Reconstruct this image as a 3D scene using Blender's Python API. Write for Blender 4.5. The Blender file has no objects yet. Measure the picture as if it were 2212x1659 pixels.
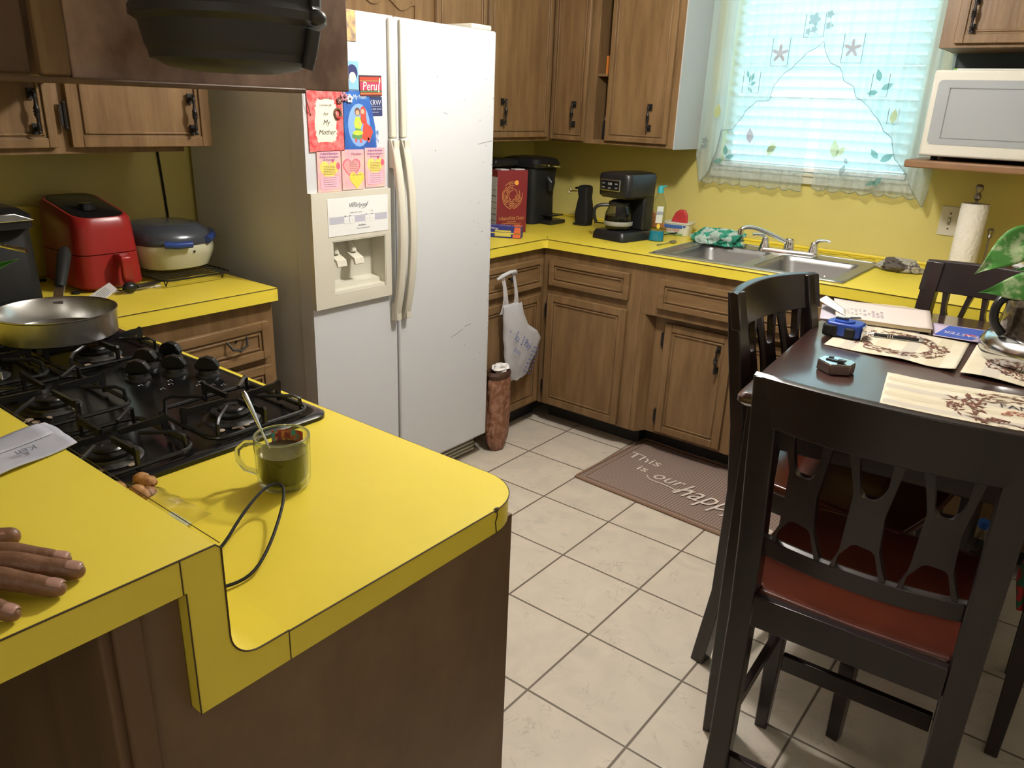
import bpy, bmesh, math, random
from mathutils import Vector, Matrix, Euler
random.seed(7)
C = bpy.context.scene.collection
PI = math.pi
R = math.radians
# ------------------------------------------------------------ materials
def rgb(h):
    h = h.lstrip('#'); v = [int(h[i:i+2], 16)/255 for i in (0, 2, 4)]
    return tuple((c/12.92 if c <= .04045 else ((c+.055)/1.055)**2.4) for c in v)
MC = {}
def mat(name, col, rough=.5, metal=0., col2=None, nscale=6., stretch=(1, 1, 1), bump=0., bscale=None,
        contrast=(.35, .65), spec=.5, coat=0., trans=0., ior=1.45, emis=None, alpha=1., sub=0.):
    if name in MC: return MC[name]
    m = bpy.data.materials.new(name); m.use_nodes = True
    nt = m.node_tree; N = nt.nodes; L = nt.links
    b = N['Principled BSDF']
    if isinstance(col, str): col = rgb(col)
    b.inputs['Base Color'].default_value = (*col, 1)
    b.inputs['Roughness'].default_value = rough
    b.inputs['Metallic'].default_value = metal
    b.inputs['Specular IOR Level'].default_value = spec
    b.inputs['Coat Weight'].default_value = coat
    b.inputs['Coat Roughness'].default_value = .12
    b.inputs['Transmission Weight'].default_value = trans
    b.inputs['IOR'].default_value = ior
    b.inputs['Alpha'].default_value = alpha
    b.inputs['Subsurface Weight'].default_value = sub
    if emis:
        b.inputs['Emission Color'].default_value = (*emis[0], 1); b.inputs['Emission Strength'].default_value = emis[1]
    if col2 is not None or bump:
        tc = N.new('ShaderNodeTexCoord'); mp = N.new('ShaderNodeMapping')
        mp.inputs['Scale'].default_value = stretch
        L.new(tc.outputs['Object'], mp.inputs['Vector'])
    if col2 is not None:
        if isinstance(col2, str): col2 = rgb(col2)
        n = N.new('ShaderNodeTexNoise'); n.inputs['Scale'].default_value = nscale
        n.inputs['Detail'].default_value = 6; n.inputs['Roughness'].default_value = .6
        L.new(mp.outputs[0], n.inputs['Vector'])
        r = N.new('ShaderNodeValToRGB')
        r.color_ramp.elements[0].position = contrast[0]; r.color_ramp.elements[1].position = contrast[1]
        r.color_ramp.elements[0].color = (*col, 1); r.color_ramp.elements[1].color = (*col2, 1)
        L.new(n.outputs['Fac'], r.inputs['Fac']); L.new(r.outputs['Color'], b.inputs['Base Color'])
    if bump:
        n2 = N.new('ShaderNodeTexNoise'); n2.inputs['Scale'].default_value = bscale or nscale
        n2.inputs['Detail'].default_value = 4
        L.new(mp.outputs[0], n2.inputs['Vector'])
        bp = N.new('ShaderNodeBump'); bp.inputs['Strength'].default_value = bump; bp.inputs['Distance'].default_value = .01
        L.new(n2.outputs['Fac'], bp.inputs['Height']); L.new(bp.outputs['Normal'], b.inputs['Normal'])
    MC[name] = m
    return m
def flat(h, rough=.6):
    return mat('ink_'+h.strip('#'), h, rough)
def sheer(name, col, op, tl=.5):
    m = bpy.data.materials.new(name); m.use_nodes = True
    nt = m.node_tree; N = nt.nodes; L = nt.links; N.clear()
    o = N.new('ShaderNodeOutputMaterial'); mx = N.new('ShaderNodeMixShader'); tr = N.new('ShaderNodeBsdfTransparent')
    d = N.new('ShaderNodeBsdfDiffuse'); t = N.new('ShaderNodeBsdfTranslucent'); m2 = N.new('ShaderNodeMixShader')
    for q in (d, t): q.inputs['Color'].default_value = (*col, 1)
    m2.inputs[0].default_value = tl
    L.new(d.outputs[0], m2.inputs[1]); L.new(t.outputs[0], m2.inputs[2])
    mx.inputs[0].default_value = op
    L.new(tr.outputs[0], mx.inputs[1]); L.new(m2.outputs[0], mx.inputs[2]); L.new(mx.outputs[0], o.inputs[0])
    return m
def glassy(name, col=(1, 1, 1), rough=.0, ior=1.45, tint=1.):
    # thin glass: mostly clear with a glossy coat
    m = bpy.data.materials.new(name); m.use_nodes = True
    nt = m.node_tree; N = nt.nodes; L = nt.links; N.clear()
    o = N.new('ShaderNodeOutputMaterial'); mx = N.new('ShaderNodeMixShader'); tr = N.new('ShaderNodeBsdfTransparent')
    g = N.new('ShaderNodeBsdfGlossy'); f = N.new('ShaderNodeLayerWeight'); f.inputs['Blend'].default_value = .5; pw_ = N.new('ShaderNodeMath'); pw_.operation = 'POWER'; pw_.inputs[1].default_value = 3.2; L.new(f.outputs['Facing'], pw_.inputs[0])
    mm = N.new('ShaderNodeMath'); mm.operation = 'ADD'; mm.inputs[1].default_value = .04
    tr.inputs['Color'].default_value = (*col, 1); g.inputs['Roughness'].default_value = max(rough, .03)
    L.new(pw_.outputs[0], mm.inputs[0]); L.new(mm.outputs[0], mx.inputs[0])
    L.new(tr.outputs[0], mx.inputs[1]); L.new(g.outputs[0], mx.inputs[2]); L.new(mx.outputs[0], o.inputs[0])
    return m
YEL = mat('yellow_laminate', (.80, .645, .065), .34, col2=(.75, .60, .06), nscale=3, spec=.4)
YELW = mat('yellow_wall_paint', (.62, .545, .17), .55, col2=(.58, .505, .155), nscale=2, bump=.05, bscale=60)
SEAM = mat('dark_laminate_seam', (.06, .035, .01), .6)
WOOD = mat('stained_oak', (.150, .086, .036), .42, col2=(.225, .135, .060), nscale=5, stretch=(5, 5, .6), bump=.1, bscale=14, spec=.35)
WOODH = mat('stained_oak_horizontal', (.150, .086, .036), .42, col2=(.225, .135, .060), nscale=5, stretch=(.7, .7, 6), bump=.1, bscale=14, spec=.35)
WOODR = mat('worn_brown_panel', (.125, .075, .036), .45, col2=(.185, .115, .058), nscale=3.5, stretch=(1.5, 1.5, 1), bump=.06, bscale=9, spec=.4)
WOODD = mat('dark_panel_wood', (.10, .055, .025), .55, col2=(.14, .078, .035), nscale=4, stretch=(4, 4, .5))
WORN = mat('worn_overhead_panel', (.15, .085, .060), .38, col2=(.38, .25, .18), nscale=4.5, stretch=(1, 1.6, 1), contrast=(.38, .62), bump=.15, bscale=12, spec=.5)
TOE = mat('toe_kick_black', (.03, .03, .03), .7)
WHT = mat('appliance_white', (.60, .605, .615), .36, spec=.4, col2=(.59, .60, .615), nscale=1.5)
CREAM = mat('cream_plastic', (.62, .59, .49), .38)
GREY = mat('pebbled_grey_side', (.66, .67, .66), .5, bump=.08, bscale=160)
CABGREY = mat('grey_cabinet_end', (.40, .40, .38), .55)
BLK = mat('black_plastic', (.012, .012, .013), .32)
BLKM = mat('black_matte', (.012, .012, .012), .6, spec=.3)
BLKG = mat('black_glass', (.008, .008, .009), .2, spec=.5)
IRON = mat('wrought_iron', (.03, .027, .025), .45, metal=.6)
STEEL = mat('brushed_steel', (.55, .54, .52), .3, metal=1., bump=.03, bscale=40, stretch=(1, 12, 1))
SINKM = mat('sink_steel', (.38, .38, .37), .36, metal=.9)
CHROME = mat('chrome', (.78, .79, .80), .1, metal=1.)
ESP = mat('espresso_wood', (.011, .0075, .0075), .3, col2=(.020, .0105, .010), nscale=6, stretch=(3, 3, .8), spec=.5, coat=.25)
MAHO = mat('mahogany_seat', (.085, .018, .008), .25, col2=(.05, .011, .006), nscale=5, coat=.3)
TTOP = mat('table_top_wood', (.035, .013, .011), .33, col2=(.05, .017, .013), nscale=4, coat=1., spec=.7)
PAPER = mat('paper', (.78, .76, .74), .7)
WHTP = mat('white_plastic', (.8, .8, .78), .4)
GLASS = glassy('clear_glass', (.93, .95, .93))
# ------------------------------------------------------------ mesh builder
def root_of(o):
    while o.parent: o = o.parent
    return o
class MB:
    def __init__(s, tf=None):
        s.bm = bmesh.new(); s.tf = tf; s.mi = 0
    def v(s, p):
        p = Vector(p)
        if s.tf: p = Vector(s.tf(p))
        return s.bm.verts.new(p)
    def f(s, vs):
        try:
            f = s.bm.faces.new(vs); f.material_index = s.mi; return f
        except ValueError: return None
    def box(s, x0, x1, y0, y1, z0, z1):
        P = [s.v((x, y, z)) for z in (z0, z1) for y in (y0, y1) for x in (x0, x1)]
        for q in ((0, 2, 3, 1), (4, 5, 7, 6), (0, 1, 5, 4), (2, 6, 7, 3), (0, 4, 6, 2), (1, 3, 7, 5)):
            s.f([P[i] for i in q])
        return s
    def prism(s, pts, axis, a, b):
        def mk(u, w, t):
            return {'x': (t, u, w), 'y': (u, t, w), 'z': (u, w, t)}[axis]
        A = [s.v(mk(u, w, a)) for u, w in pts]; B = [s.v(mk(u, w, b)) for u, w in pts]
        s.f(A[::-1]); s.f(B); n = len(pts)
        for i in range(n): s.f([A[i], A[(i+1) % n], B[(i+1) % n], B[i]])
        return s
    def loft(s, rings, cap=True, closed=True):
        V = [[s.v(p) for p in r] for r in rings]; n = len(V[0])
        for i in range(len(V)-1):
            for j in range(n if closed else n-1):
                s.f([V[i][j], V[i][(j+1) % n], V[i+1][(j+1) % n], V[i+1][j]])
        if cap and closed: s.f(V[0][::-1]); s.f(V[-1])
        return s
    def lathe(s, prof, c=(0, 0, 0), seg=28, cap=True, sc=(1, 1), M=None):
        rings = []
        for r, z in prof:
            ring = [Vector((max(r, 1e-5)*math.cos(2*PI*i/seg)*sc[0], max(r, 1e-5)*math.sin(2*PI*i/seg)*sc[1], z)) for i in range(seg)]
            if M: ring = [M @ p for p in ring]
            rings.append([p+Vector(c) for p in ring])
        return s.loft(rings, cap)
    def tube(s, pts, r=.005, seg=8, sq=None):
        pts = [Vector(p) for p in pts]; n = len(pts); rings = []
        t0 = (pts[1]-pts[0]).normalized()
        up = Vector((0, 0, 1)) if abs(t0.z) < .9 else Vector((1, 0, 0))
        nrm = (up-t0*up.dot(t0)).normalized()
        for i, p in enumerate(pts):
            t = (pts[min(i+1, n-1)]-pts[max(i-1, 0)]).normalized()
            nrm = (nrm-t*nrm.dot(t)).normalized(); bn = t.cross(nrm)
            rr = r[i] if isinstance(r, (list, tuple)) else r
            if sq: rings.append([p+nrm*rr*sq[1]*b+bn*rr*sq[0]*a for a, b in ((-1, -1), (1, -1), (1, 1), (-1, 1))])
            else: rings.append([p+(nrm*math.cos(2*PI*k/seg)+bn*math.sin(2*PI*k/seg))*rr for k in range(seg)])
        return s.loft(rings)
    def ball(s, c, r, seg=14, rings=9):
        if not isinstance(r, (tuple, list)): r = (r, r, r)
        rg = []
        for i in range(rings+1):
            a = -PI/2+PI*i/rings; q = max(math.cos(a), .01)
            rg.append([(c[0]+r[0]*q*math.cos(2*PI*k/seg), c[1]+r[1]*q*math.sin(2*PI*k/seg), c[2]+r[2]*math.sin(a)) for k in range(seg)])
        return s.loft(rg)
    def grid(s, fn, nu, nv):
        V = [[s.v(fn(i/nu, j/nv)) for j in range(nv+1)] for i in range(nu+1)]
        for i in range(nu):
            for j in range(nv): s.f([V[i][j], V[i+1][j], V[i+1][j+1], V[i][j+1]])
        return s
    def text(s, body, o, u, v, h, w=None, align='CENTER', shear=0., depth=.0006):
        cu = bpy.data.curves.new('t', 'FONT'); cu.body = body; cu.size = 1; cu.align_x = align; cu.shear = shear
        cu.resolution_u = 2
        ob = bpy.data.objects.new('t', cu); me = ob.to_mesh()
        xs = [q.co.x for q in me.vertices]
        if xs:
            k = h if w is None else w/(max(xs)-min(xs))
            U = Vector(u).normalized(); V = Vector(v).normalized(); Nn = U.cross(V); O = Vector(o)
            vs = [s.v(O+U*q.co.x*k+V*q.co.y*h+Nn*depth) for q in me.vertices]
            for p in me.polygons: s.f([vs[i] for i in p.vertices])
        ob.to_mesh_clear(); bpy.data.objects.remove(ob); bpy.data.curves.remove(cu)
        return s
    def shape(s, pts, o, u, v, depth=.0006):
        U = Vector(u).normalized(); V = Vector(v).normalized(); Nn = U.cross(V); O = Vector(o)
        s.f([s.v(O+U*a+V*b+Nn*depth) for a, b in pts]); return s
    def build(s, name, m, parent=None, bev=0., sub=0, smooth=True, ang=38, label=None, thick=0., weld=False, fixn=True, bseg=2):
        bm = s.bm
        if weld: bmesh.ops.remove_doubles(bm, verts=bm.verts, dist=1e-5)
        if fixn: bmesh.ops.recalc_face_normals(bm, faces=bm.faces)
        me = bpy.data.meshes.new(name)
        if parent is not None:
            r = root_of(parent); off = -Vector(r.location) if not r.get('_local') else Vector((0, 0, 0)); loc = (0, 0, 0)
            bmesh.ops.translate(bm, vec=off, verts=bm.verts)
        else:
            xs = [q.co for q in bm.verts]
            lo = Vector([min(q[i] for q in xs) for i in range(3)]); hi = Vector([max(q[i] for q in xs) for i in range(3)])
            loc = Vector(((lo.x+hi.x)/2, (lo.y+hi.y)/2, lo.z))
            bmesh.ops.translate(bm, vec=-loc, verts=bm.verts)
        bm.to_mesh(me); bm.free()
        if smooth and not sub:
            me.shade_smooth(); me.set_sharp_from_angle(angle=R(ang))
        elif smooth: me.shade_smooth()
        for q in (m if isinstance(m, (list, tuple)) else [m]): me.materials.append(q)
        o = bpy.data.objects.new(name, me); C.objects.link(o); o.location = loc
        if parent is not None: o.parent = parent
        if thick:
            md = o.modifiers.new('s', 'SOLIDIFY'); md.thickness = thick; md.offset = 0
        if bev:
            md = o.modifiers.new('b', 'BEVEL'); md.width = bev; md.segments = bseg; md.limit_method = 'ANGLE'; md.angle_limit = R(40)
            md.harden_normals = False
        if sub:
            md = o.modifiers.new('u', 'SUBSURF'); md.levels = sub; md.render_levels = sub
        if label: o['label'] = label
        return o
def thing(name, label, cat, loc=(0, 0, 0), group=None, local=False):
    o = bpy.data.objects.new(name, None); C.objects.link(o); o.location = loc; o.empty_display_size = .05
    o['label'] = label; o['category'] = cat
    if group: o['group'] = group
    if local: o['_local'] = 1
    return o
def tag(o, label, cat, group=None, kind=None):
    o['label'] = label; o['category'] = cat
    if group: o['group'] = group
    if kind: o['kind'] = kind
    return o
def struct(o): o['kind'] = 'structure'; return o
def copy_tree(o, parent=None):
    c = o.copy(); C.objects.link(c)
    if parent: c.parent = parent
    for ch in list(o.children): copy_tree(ch, c)
    return c
def rrect(x0, x1, y0, y1, r, n=5):
    P = []
    for cx, cy, a in ((x1-r, y1-r, 0), (x0+r, y1-r, 90), (x0+r, y0+r, 180), (x1-r, y0+r, 270)):
        for i in range(n+1):
            t = R(a+90*i/n); P.append((cx+r*math.cos(t), cy+r*math.sin(t)))
    return P
def arc(c, r, a0, a1, n, z=None):
    return [(c[0]+r*math.cos(R(a0+(a1-a0)*i/n)), c[1]+r*math.sin(R(a0+(a1-a0)*i/n))) for i in range(n+1)]
# ------------------------------------------------------------ camera
cam = bpy.data.cameras.new('camera'); co = bpy.data.objects.new('camera', cam); C.objects.link(co)
co.location = (2.6914, -2.2974, 1.4893); co.rotation_mode = 'XYZ'; co.rotation_euler = (1.2218, -.0364, .6671)
cam.sensor_width = 36; cam.lens = 1660.4/2212*36; cam.clip_start = .02
bpy.context.scene.camera = co
# ------------------------------------------------------------ setting
H = .914; HB = .873; BAR = 1.063; XE = 2.054; YF = -1.407; YS = -1.94; YW = 1.34
T_, GX, GY = .3066, .8109, .3047
def floor_mat():
    m = bpy.data.materials.new('ceramic_floor_tile'); m.use_nodes = True
    nt = m.node_tree; N = nt.nodes; L = nt.links; b = N['Principled BSDF']
    g = N.new('ShaderNodeNewGeometry'); sx = N.new('ShaderNodeSeparateXYZ'); L.new(g.outputs['Position'], sx.inputs[0])
    def M(op, a, b2=None, c=None):
        n = N.new('ShaderNodeMath'); n.operation = op
        for i, q in enumerate((a, b2, c)):
            if q is None: continue
            if isinstance(q, (int, float)): n.inputs[i].default_value = q
            else: L.new(q, n.inputs[i])
        return n.outputs[0]
    ds = []
    cells = []
    for k, o in ((0, GX), (1, GY)):
        q = M('DIVIDE', M('SUBTRACT', sx.outputs[k], o), T_)
        fr = M('FRACT', q); cells.append(M('FLOOR', q))
        ds.append(M('MINIMUM', fr, M('SUBTRACT', 1., fr)))
    d = M('MINIMUM', ds[0], ds[1])
    mr = N.new('ShaderNodeMapRange'); mr.inputs[1].default_value = .008; mr.inputs[2].default_value = .014
    L.new(d, mr.inputs[0])
    cell = M('ADD', M('MULTIPLY', cells[0], 7.13), M('MULTIPLY', cells[1], 3.71))
    cb = N.new('ShaderNodeCombineXYZ'); L.new(cell, cb.inputs[2])
    va = N.new('ShaderNodeVectorMath'); va.operation = 'ADD'; L.new(g.outputs['Position'], va.inputs[0]); L.new(cb.outputs[0], va.inputs[1])
    n1 = N.new('ShaderNodeTexNoise'); n1.inputs['Scale'].default_value = 7; n1.inputs['Detail'].default_value = 9; n1.inputs['Distortion'].default_value = 1.2
    L.new(va.outputs[0], n1.inputs['Vector'])
    r = N.new('ShaderNodeValToRGB'); e = r.color_ramp.elements
    e[0].position = .3; e[0].color = (.56, .50, .41, 1); e[1].position = .75; e[1].color = (.66, .58, .47, 1)
    L.new(n1.outputs['Fac'], r.inputs[0])
    # veins
    n2 = N.new('ShaderNodeTexNoise'); n2.inputs['Scale'].default_value = 9; n2.inputs['Detail'].default_value = 7; n2.inputs['Distortion'].default_value = 2.
    L.new(va.outputs[0], n2.inputs['Vector'])
    vv = M('ABSOLUTE', M('SUBTRACT', n2.outputs['Fac'], .47))
    vr = N.new('ShaderNodeMapRange'); vr.inputs[1].default_value = 0.; vr.inputs[2].default_value = .018; L.new(vv, vr.inputs[0])
    n3 = N.new('ShaderNodeTexNoise'); n3.inputs['Scale'].default_value = 14; L.new(va.outputs[0], n3.inputs['Vector'])
    n3r = N.new('ShaderNodeMapRange'); n3r.inputs[1].default_value = .5; n3r.inputs[2].default_value = .62; L.new(n3.outputs['Fac'], n3r.inputs[0])
    vm = M('MULTIPLY', M('MULTIPLY', M('SUBTRACT', 1., vr.outputs[0]), n3r.outputs[0]), .55)
    mv = N.new('ShaderNodeMix'); mv.data_type = 'RGBA'; L.new(vm, mv.inputs[0]); L.new(r.outputs[0], mv.inputs[6]); mv.inputs[7].default_value = (.34, .32, .27, 1)
    mx = N.new('ShaderNodeMix'); mx.data_type = 'RGBA'; L.new(mr.outputs[0], mx.inputs[0]); mx.inputs[6].default_value = (.15, .115, .085, 1)
    L.new(mv.outputs[2], mx.inputs[7]); L.new(mx.outputs[2], b.inputs['Base Color'])
    b.inputs['Roughness'].default_value = .38
    bp = N.new('ShaderNodeBump'); bp.inputs['Strength'].default_value = .25; bp.inputs['Distance'].default_value = .004
    L.new(M('ADD', mr.outputs[0], M('MULTIPLY', n1.outputs['Fac'], .3)), bp.inputs['Height']); L.new(bp.outputs[0], b.inputs['Normal'])
    return m
XR = 3.7; YB = -4.6; ZC = 2.36
struct(MB().box(-.1, XR+.1, YB-.1, YW+.12, -.1, 0).build('floor', floor_mat()))
struct(MB().box(-.1, 0, YB, YW, 0, ZC).build('wall_left', YELW))
WX0, WX1, WZ0, WZ1 = 1.11, 1.945, 1.245, 2.18
wb = MB(); wb.box(-.1, WX0, YW, YW+.12, 0, ZC); wb.box(WX1, XR+.1, YW, YW+.12, 0, ZC); wb.box(WX0, WX1, YW, YW+.12, 0, WZ0); wb.box(WX0, WX1, YW, YW+.12, WZ1, ZC)
struct(wb.build('wall_back', YELW))
CEIL = mat('ceiling_paint', (.86, .85, .83), .8)
OFFW = mat('cream_wall_paint', (.78, .75, .68), .8)
struct(MB().box(XR, XR+.1, YB, YW, 0, ZC).build('wall_right', OFFW))
struct(MB().box(-.1, XR+.1, YB-.1, YB, 0, ZC).build('wall_front', OFFW))
struct(MB().box(-.1, XR+.1, YB-.1, YW+.12, ZC, ZC+.1).build('ceiling', CEIL))
# window: frame, sill, panes
wf = MB()
for a in (WX0, WX1-.03): wf.box(a, a+.03, YW+.05, YW+.1, WZ0, WZ1)
wf.box(WX0, WX1, YW+.05, YW+.1, WZ0, WZ0+.03); wf.box(WX0, WX1, YW+.05, YW+.1, WZ1-.03, WZ1); wf.box(WX0, WX1, YW+.055, YW+.09, 1.70, 1.73)
w1 = struct(wf.build('window_1', WHTP, bev=.003))
g = MB().box(WX0+.03, WX1-.03, YW+.07, YW+.074, WZ0+.03, WZ1-.03).build('window_pane', GLASS, w1)
# casing around the opening
cs = MB()
cs.box(WX0-.035, WX1+.035, YW-.022, YW, WZ0-.045, WZ0); cs.box(WX0-.035, WX0, YW-.014, YW, WZ0, WZ1+.03); cs.box(WX1, WX1+.035, YW-.014, YW, WZ0, WZ1+.03)
cs.box(WX0-.02, WX1+.02, YW-.03, YW+.05, WZ0-.012, WZ0+.003)
struct(cs.build('trim_1', mat('window_trim_paint', (.55, .54, .42), .5), bev=.003))
# blinds
bl = thing('window_blind', 'white horizontal slat blind glowing with daylight in the kitchen window', 'blind', (1.53, YW-.005, WZ0))
SLAT = sheer('blind_slat_white', (.86, .93, .95), 1., .6)
sm = MB(); z = WZ0+.05; 
while z < WZ1-.06:
    a = R(38)
    sm.prism([(YW+.012-.024*math.cos(a), z+.024*math.sin(a)), (YW+.012, z+.0035), (YW+.012+.024*math.cos(a), z-.024*math.sin(a)), (YW+.012, z+.0005)], 'x', WX0+.008, WX1-.008)
    z += .0425
sm.build('slats', SLAT, bl, smooth=False)
MB().box(WX0+.006, WX1-.006, YW-.012, YW+.034, WZ1-.05, WZ1-.004).build('headrail', WHTP, bl, bev=.003)
MB().box(WX0+.008, WX1-.008, YW-.01, YW+.03, WZ0+.006, WZ0+.024).build('bottom_rail', WHTP, bl, bev=.003)
for x in (1.27, 1.53, 1.79):
    MB().box(x-.001, x+.001, YW-.016, YW-.0145, WZ0+.015, WZ1-.05).build('ladder_cord', WHTP, bl)
# ------------------------------------------------------------ cabinets
def tf_back(face): return lambda p: (p.x, face-p.y, p.z)       # u, depth outwards, z ; faces -Y
def tf_left(face): return lambda p: (face+p.y, p.x, p.z)       # u = world y ; faces +X
def front(mb, u0, u1, z0, z1, fw=.03, d=.02):
    mb.box(u0, u1, .001, d-.006, z0, z1)
    for (a, b, c, e) in ((u0, u0+fw, z0, z1), (u1-fw, u1, z0, z1), (u0+fw, u1-fw, z0, z0+fw), (u0+fw, u1-fw, z1-fw, z1)):
        mb.box(a, b, d-.006, d, c, e)
    g = fw+.006; h = .007
    for (a, b, c, e) in ((u0+g, u0+g+h, z0+g, z1-g), (u1-g-h, u1-g, z0+g, z1-g), (u0+g+h, u1-g-h, z0+g, z0+g+h), (u0+g+h, u1-g-h, z1-g-h, z1-g)):
        mb.box(a, b, d-.006, d-.001, c, e)
    return mb
def handle(tf, u, zc, d, par, L=.115):
    m = MB(tf)
    pr = [(.002, -.5), (.0055, -.47), (.003, -.42), (.006, -.36), (.0035, -.28), (.0045, -.15), (.0085, -.06), (.006, -.03), (.0095, 0), (.006, .03), (.0085, .06), (.0045, .15), (.0035, .28), (.006, .36), (.003, .42), (.0055, .47), (.002, .5)]
    m.tube([(u, d+.022, zc+t*L) for r, t in pr], [r for r, t in pr], 10)
    for s in (-.39, .39): m.tube([(u, d, zc+s*L), (u, d+.022, zc+s*L)], [.007, .0045], 8)
    for s in (-.39, .39): m.box(u-.009, u+.009, d-.001, d+.003, zc+s*L-.014, zc+s*L+.014)
    return m.build('handle', IRON, par)
def hinge(tf, u, zc, d, par):
    m = MB(tf); m.tube([(u, d, zc-.03), (u, d, zc+.03)], .005, 8); m.ball((u, d, zc+.033), .006, 8, 6); m.ball((u, d, zc-.033), .006, 8, 6); m.box(u-.012, u+.002, d-.004, d, zc-.028, zc+.028)
    return m.build('hinge', IRON, par)
def knob(tf, u, z, d, par):
    m = MB(tf); m.tube([(u, d, z), (u, d+.012, z), (u, d+.02, z), (u, d+.026, z)], [.005, .005, .014, .011], 14)
    return m.build('knob', IRON, par)
def mk_door(tf, u0, u1, z0, z1, par, hpos=None, hinges=None, name='door', fw=.034, d=.02, m=None):
    o = front(MB(tf), u0, u1, z0, z1, fw, d).build(name, m or WOOD, par, bev=.0022)
    if hpos: handle(tf, hpos[0], hpos[1], d, o)
    if hinges:
        for zz in hinges[1]: hinge(tf, hinges[0], zz, .014, o)
    return o
FB = .626                # front plane of the sink run
tb_ = tf_back(FB)
# corner base unit (left leg)
TL = tf_left(.61)
c1 = thing('base_cabinet', 'brown base cabinet on the left of the corner, beside the fridge', 'cabinet', (.3, .38, 0))
MB().box(.02, .609, .16, .640, .10, HB).build('body', WOOD, c1, bev=.001)
MB().box(.02, .535, .16, .700, .0, .10).build('toe_kick', TOE, c1)
d_ = front(MB(TL), .165, .600, .690, .822, .024).build('drawer', WOODH, c1, bev=.002); knob(TL, .34, .765, .02, d_)
mk_door(TL, .165, .598, .118, .655, c1)
# back run unit with drawer and door
def base_unit(label, x0, x1, drawer, door, fx0=None, extra=None):
    t = thing('base_cabinet', label, 'cabinet', ((x0+x1)/2, .9, 0), 'base cabinets under the sink worktop')
    MB().box(x0, x1, FB+.0005, YW-.002, .10, HB).build('body', WOOD, t, bev=.001)
    MB().box(x0, x1, FB+.105, YW-.002, 0, .10).build('toe_kick', TOE, t)
    if drawer: front(MB(tb_), *drawer, .026).build('drawer', WOODH, t, bev=.002)
    return t
c2 = base_unit('brown base cabinet right of the corner with one wide door under a drawer', .612, 1.138, (.656, 1.080, .702, .822), None)
mk_door(tb_, .655, 1.078, .112, .660, c2, hinges=(.652, (.2, .58)))
# sink unit, doors set back behind the face
c3 = thing('base_cabinet', 'brown sink cabinet with doors set back and black iron handles', 'cabinet', (1.5, .9, 0), 'base cabinets under the sink worktop')
b3 = MB(); b3.box(1.139, 1.96, FB+.0005, FB+.02, .655, HB); b3.box(1.139, 1.165, FB+.0005, FB+.05, .10, .655); b3.box(1.139, 1.96, FB+.05, YW-.002, .10, .70)
b3.prism([(1.165, FB+.001), (1.195, FB+.05), (1.165, FB+.05)], 'z', .10, .655)
b3.box(1.139, 1.96, YW-.04, YW-.002, .7, HB)
b3.build('body', WOOD, c3, bev=.001)
MB().box(1.139, 1.96, FB+.172, YW-.002, 0, .10).build('toe_kick', TOE, c3)
front(MB(tb_), 1.226, 1.90, .695, .822, .026).build('drawer', WOODH, c3, bev=.002, label='false drawer front')
t3 = tf_back(FB+.05)
mk_door(t3, 1.250, 1.560, .118, .625, c3, hpos=(1.505, .515), hinges=(1.246, (.19, .55)))
mk_door(t3, 1.600, 1.900, .118, .625, c3, hpos=(1.65, .515))
c4 = base_unit('brown base cabinet right of the sink, seen behind the far dining chair', 1.962, 2.62, (2.0, 2.58, .702, .822), None)
mk_door(tb_, 2.0, 2.28, .112, .660, c4, hpos=(2.24, .53)); mk_door(tb_, 2.30, 2.58, .112, .660, c4, hpos=(2.34, .53))
c5 = base_unit('brown base cabinet at the right end of the sink run', 2.622, 3.3, (2.66, 3.26, .702, .822), None)
mk_door(tb_, 2.66, 3.26, .112, .660, c5)
# left cabinet next to the cooktop
c6 = thing('base_cabinet', 'brown drawer cabinet between cooktop counter and fridge, top drawer ajar', 'cabinet', (.3, -1.13, 0))
MB().box(.02, .607, YF+.005, -.866, .10, HB).build('body', WOOD, c6, bev=.001)
MB().box(.02, .53, YF+.005, -.866, 0, .10).build('toe_kick', TOE, c6)
TL6 = tf_left(.608)
d1 = front(MB(lambda p: (.608+p.y+.022*(1-(p.x+1.30)/.42), p.x, p.z)), -1.30, -.895, .690, .812, .028).build('drawer', WOODH, c6, bev=.002)
k = MB(TL6); k.tube([(-1.055, .03, .775), (-1.045, .045, .752), (-1.02, .048, .745), (-.995, .045, .755), (-.985, .03, .778)], .004, 8); k.ball((-1.02, .024, .77), (.004, .006, .006), 8, 6); k.build('drawer_pull', IRON, d1)
for q in ((.52, .665), (.33, .50), (.13, .31)):
    front(MB(TL6), -1.30, -.895, q[0], q[1], .028).build('drawer', WOODH, c6, bev=.002)
# peninsula
c7 = thing('peninsula_base', 'brown panelled base carrying the yellow peninsula counter and raised bar', 'peninsula base', (1.3, -1.7, 0))
MB().box(.64, XE-.033, -1.975, YF-.028, .0, HB-.001).build('body', WOODD, c7, bev=.001)
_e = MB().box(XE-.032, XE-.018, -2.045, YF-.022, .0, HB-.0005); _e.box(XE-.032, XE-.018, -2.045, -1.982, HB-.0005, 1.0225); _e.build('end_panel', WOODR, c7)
MB().box(.02, XE-.033, -2.045, -1.985, .0, 1.0225).build('back_panel', WOODD, c7)
MB().box(XE-.018, XE-.010, -2.05, -2.022, 0, 1.0225).build('corner_trim', WOODD, c7, bev=.003)
MB().box(XE-.06, XE-.02, -2.06, -2.045, 0, 1.02).build('corner_trim', WOODD, c7, bev=.003)
# ------------------------------------------------------------ worktops
def seam(pts, par, r=.0011): return MB().tube(pts, r, 6).build('edge_seam', SEAM, par)
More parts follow.
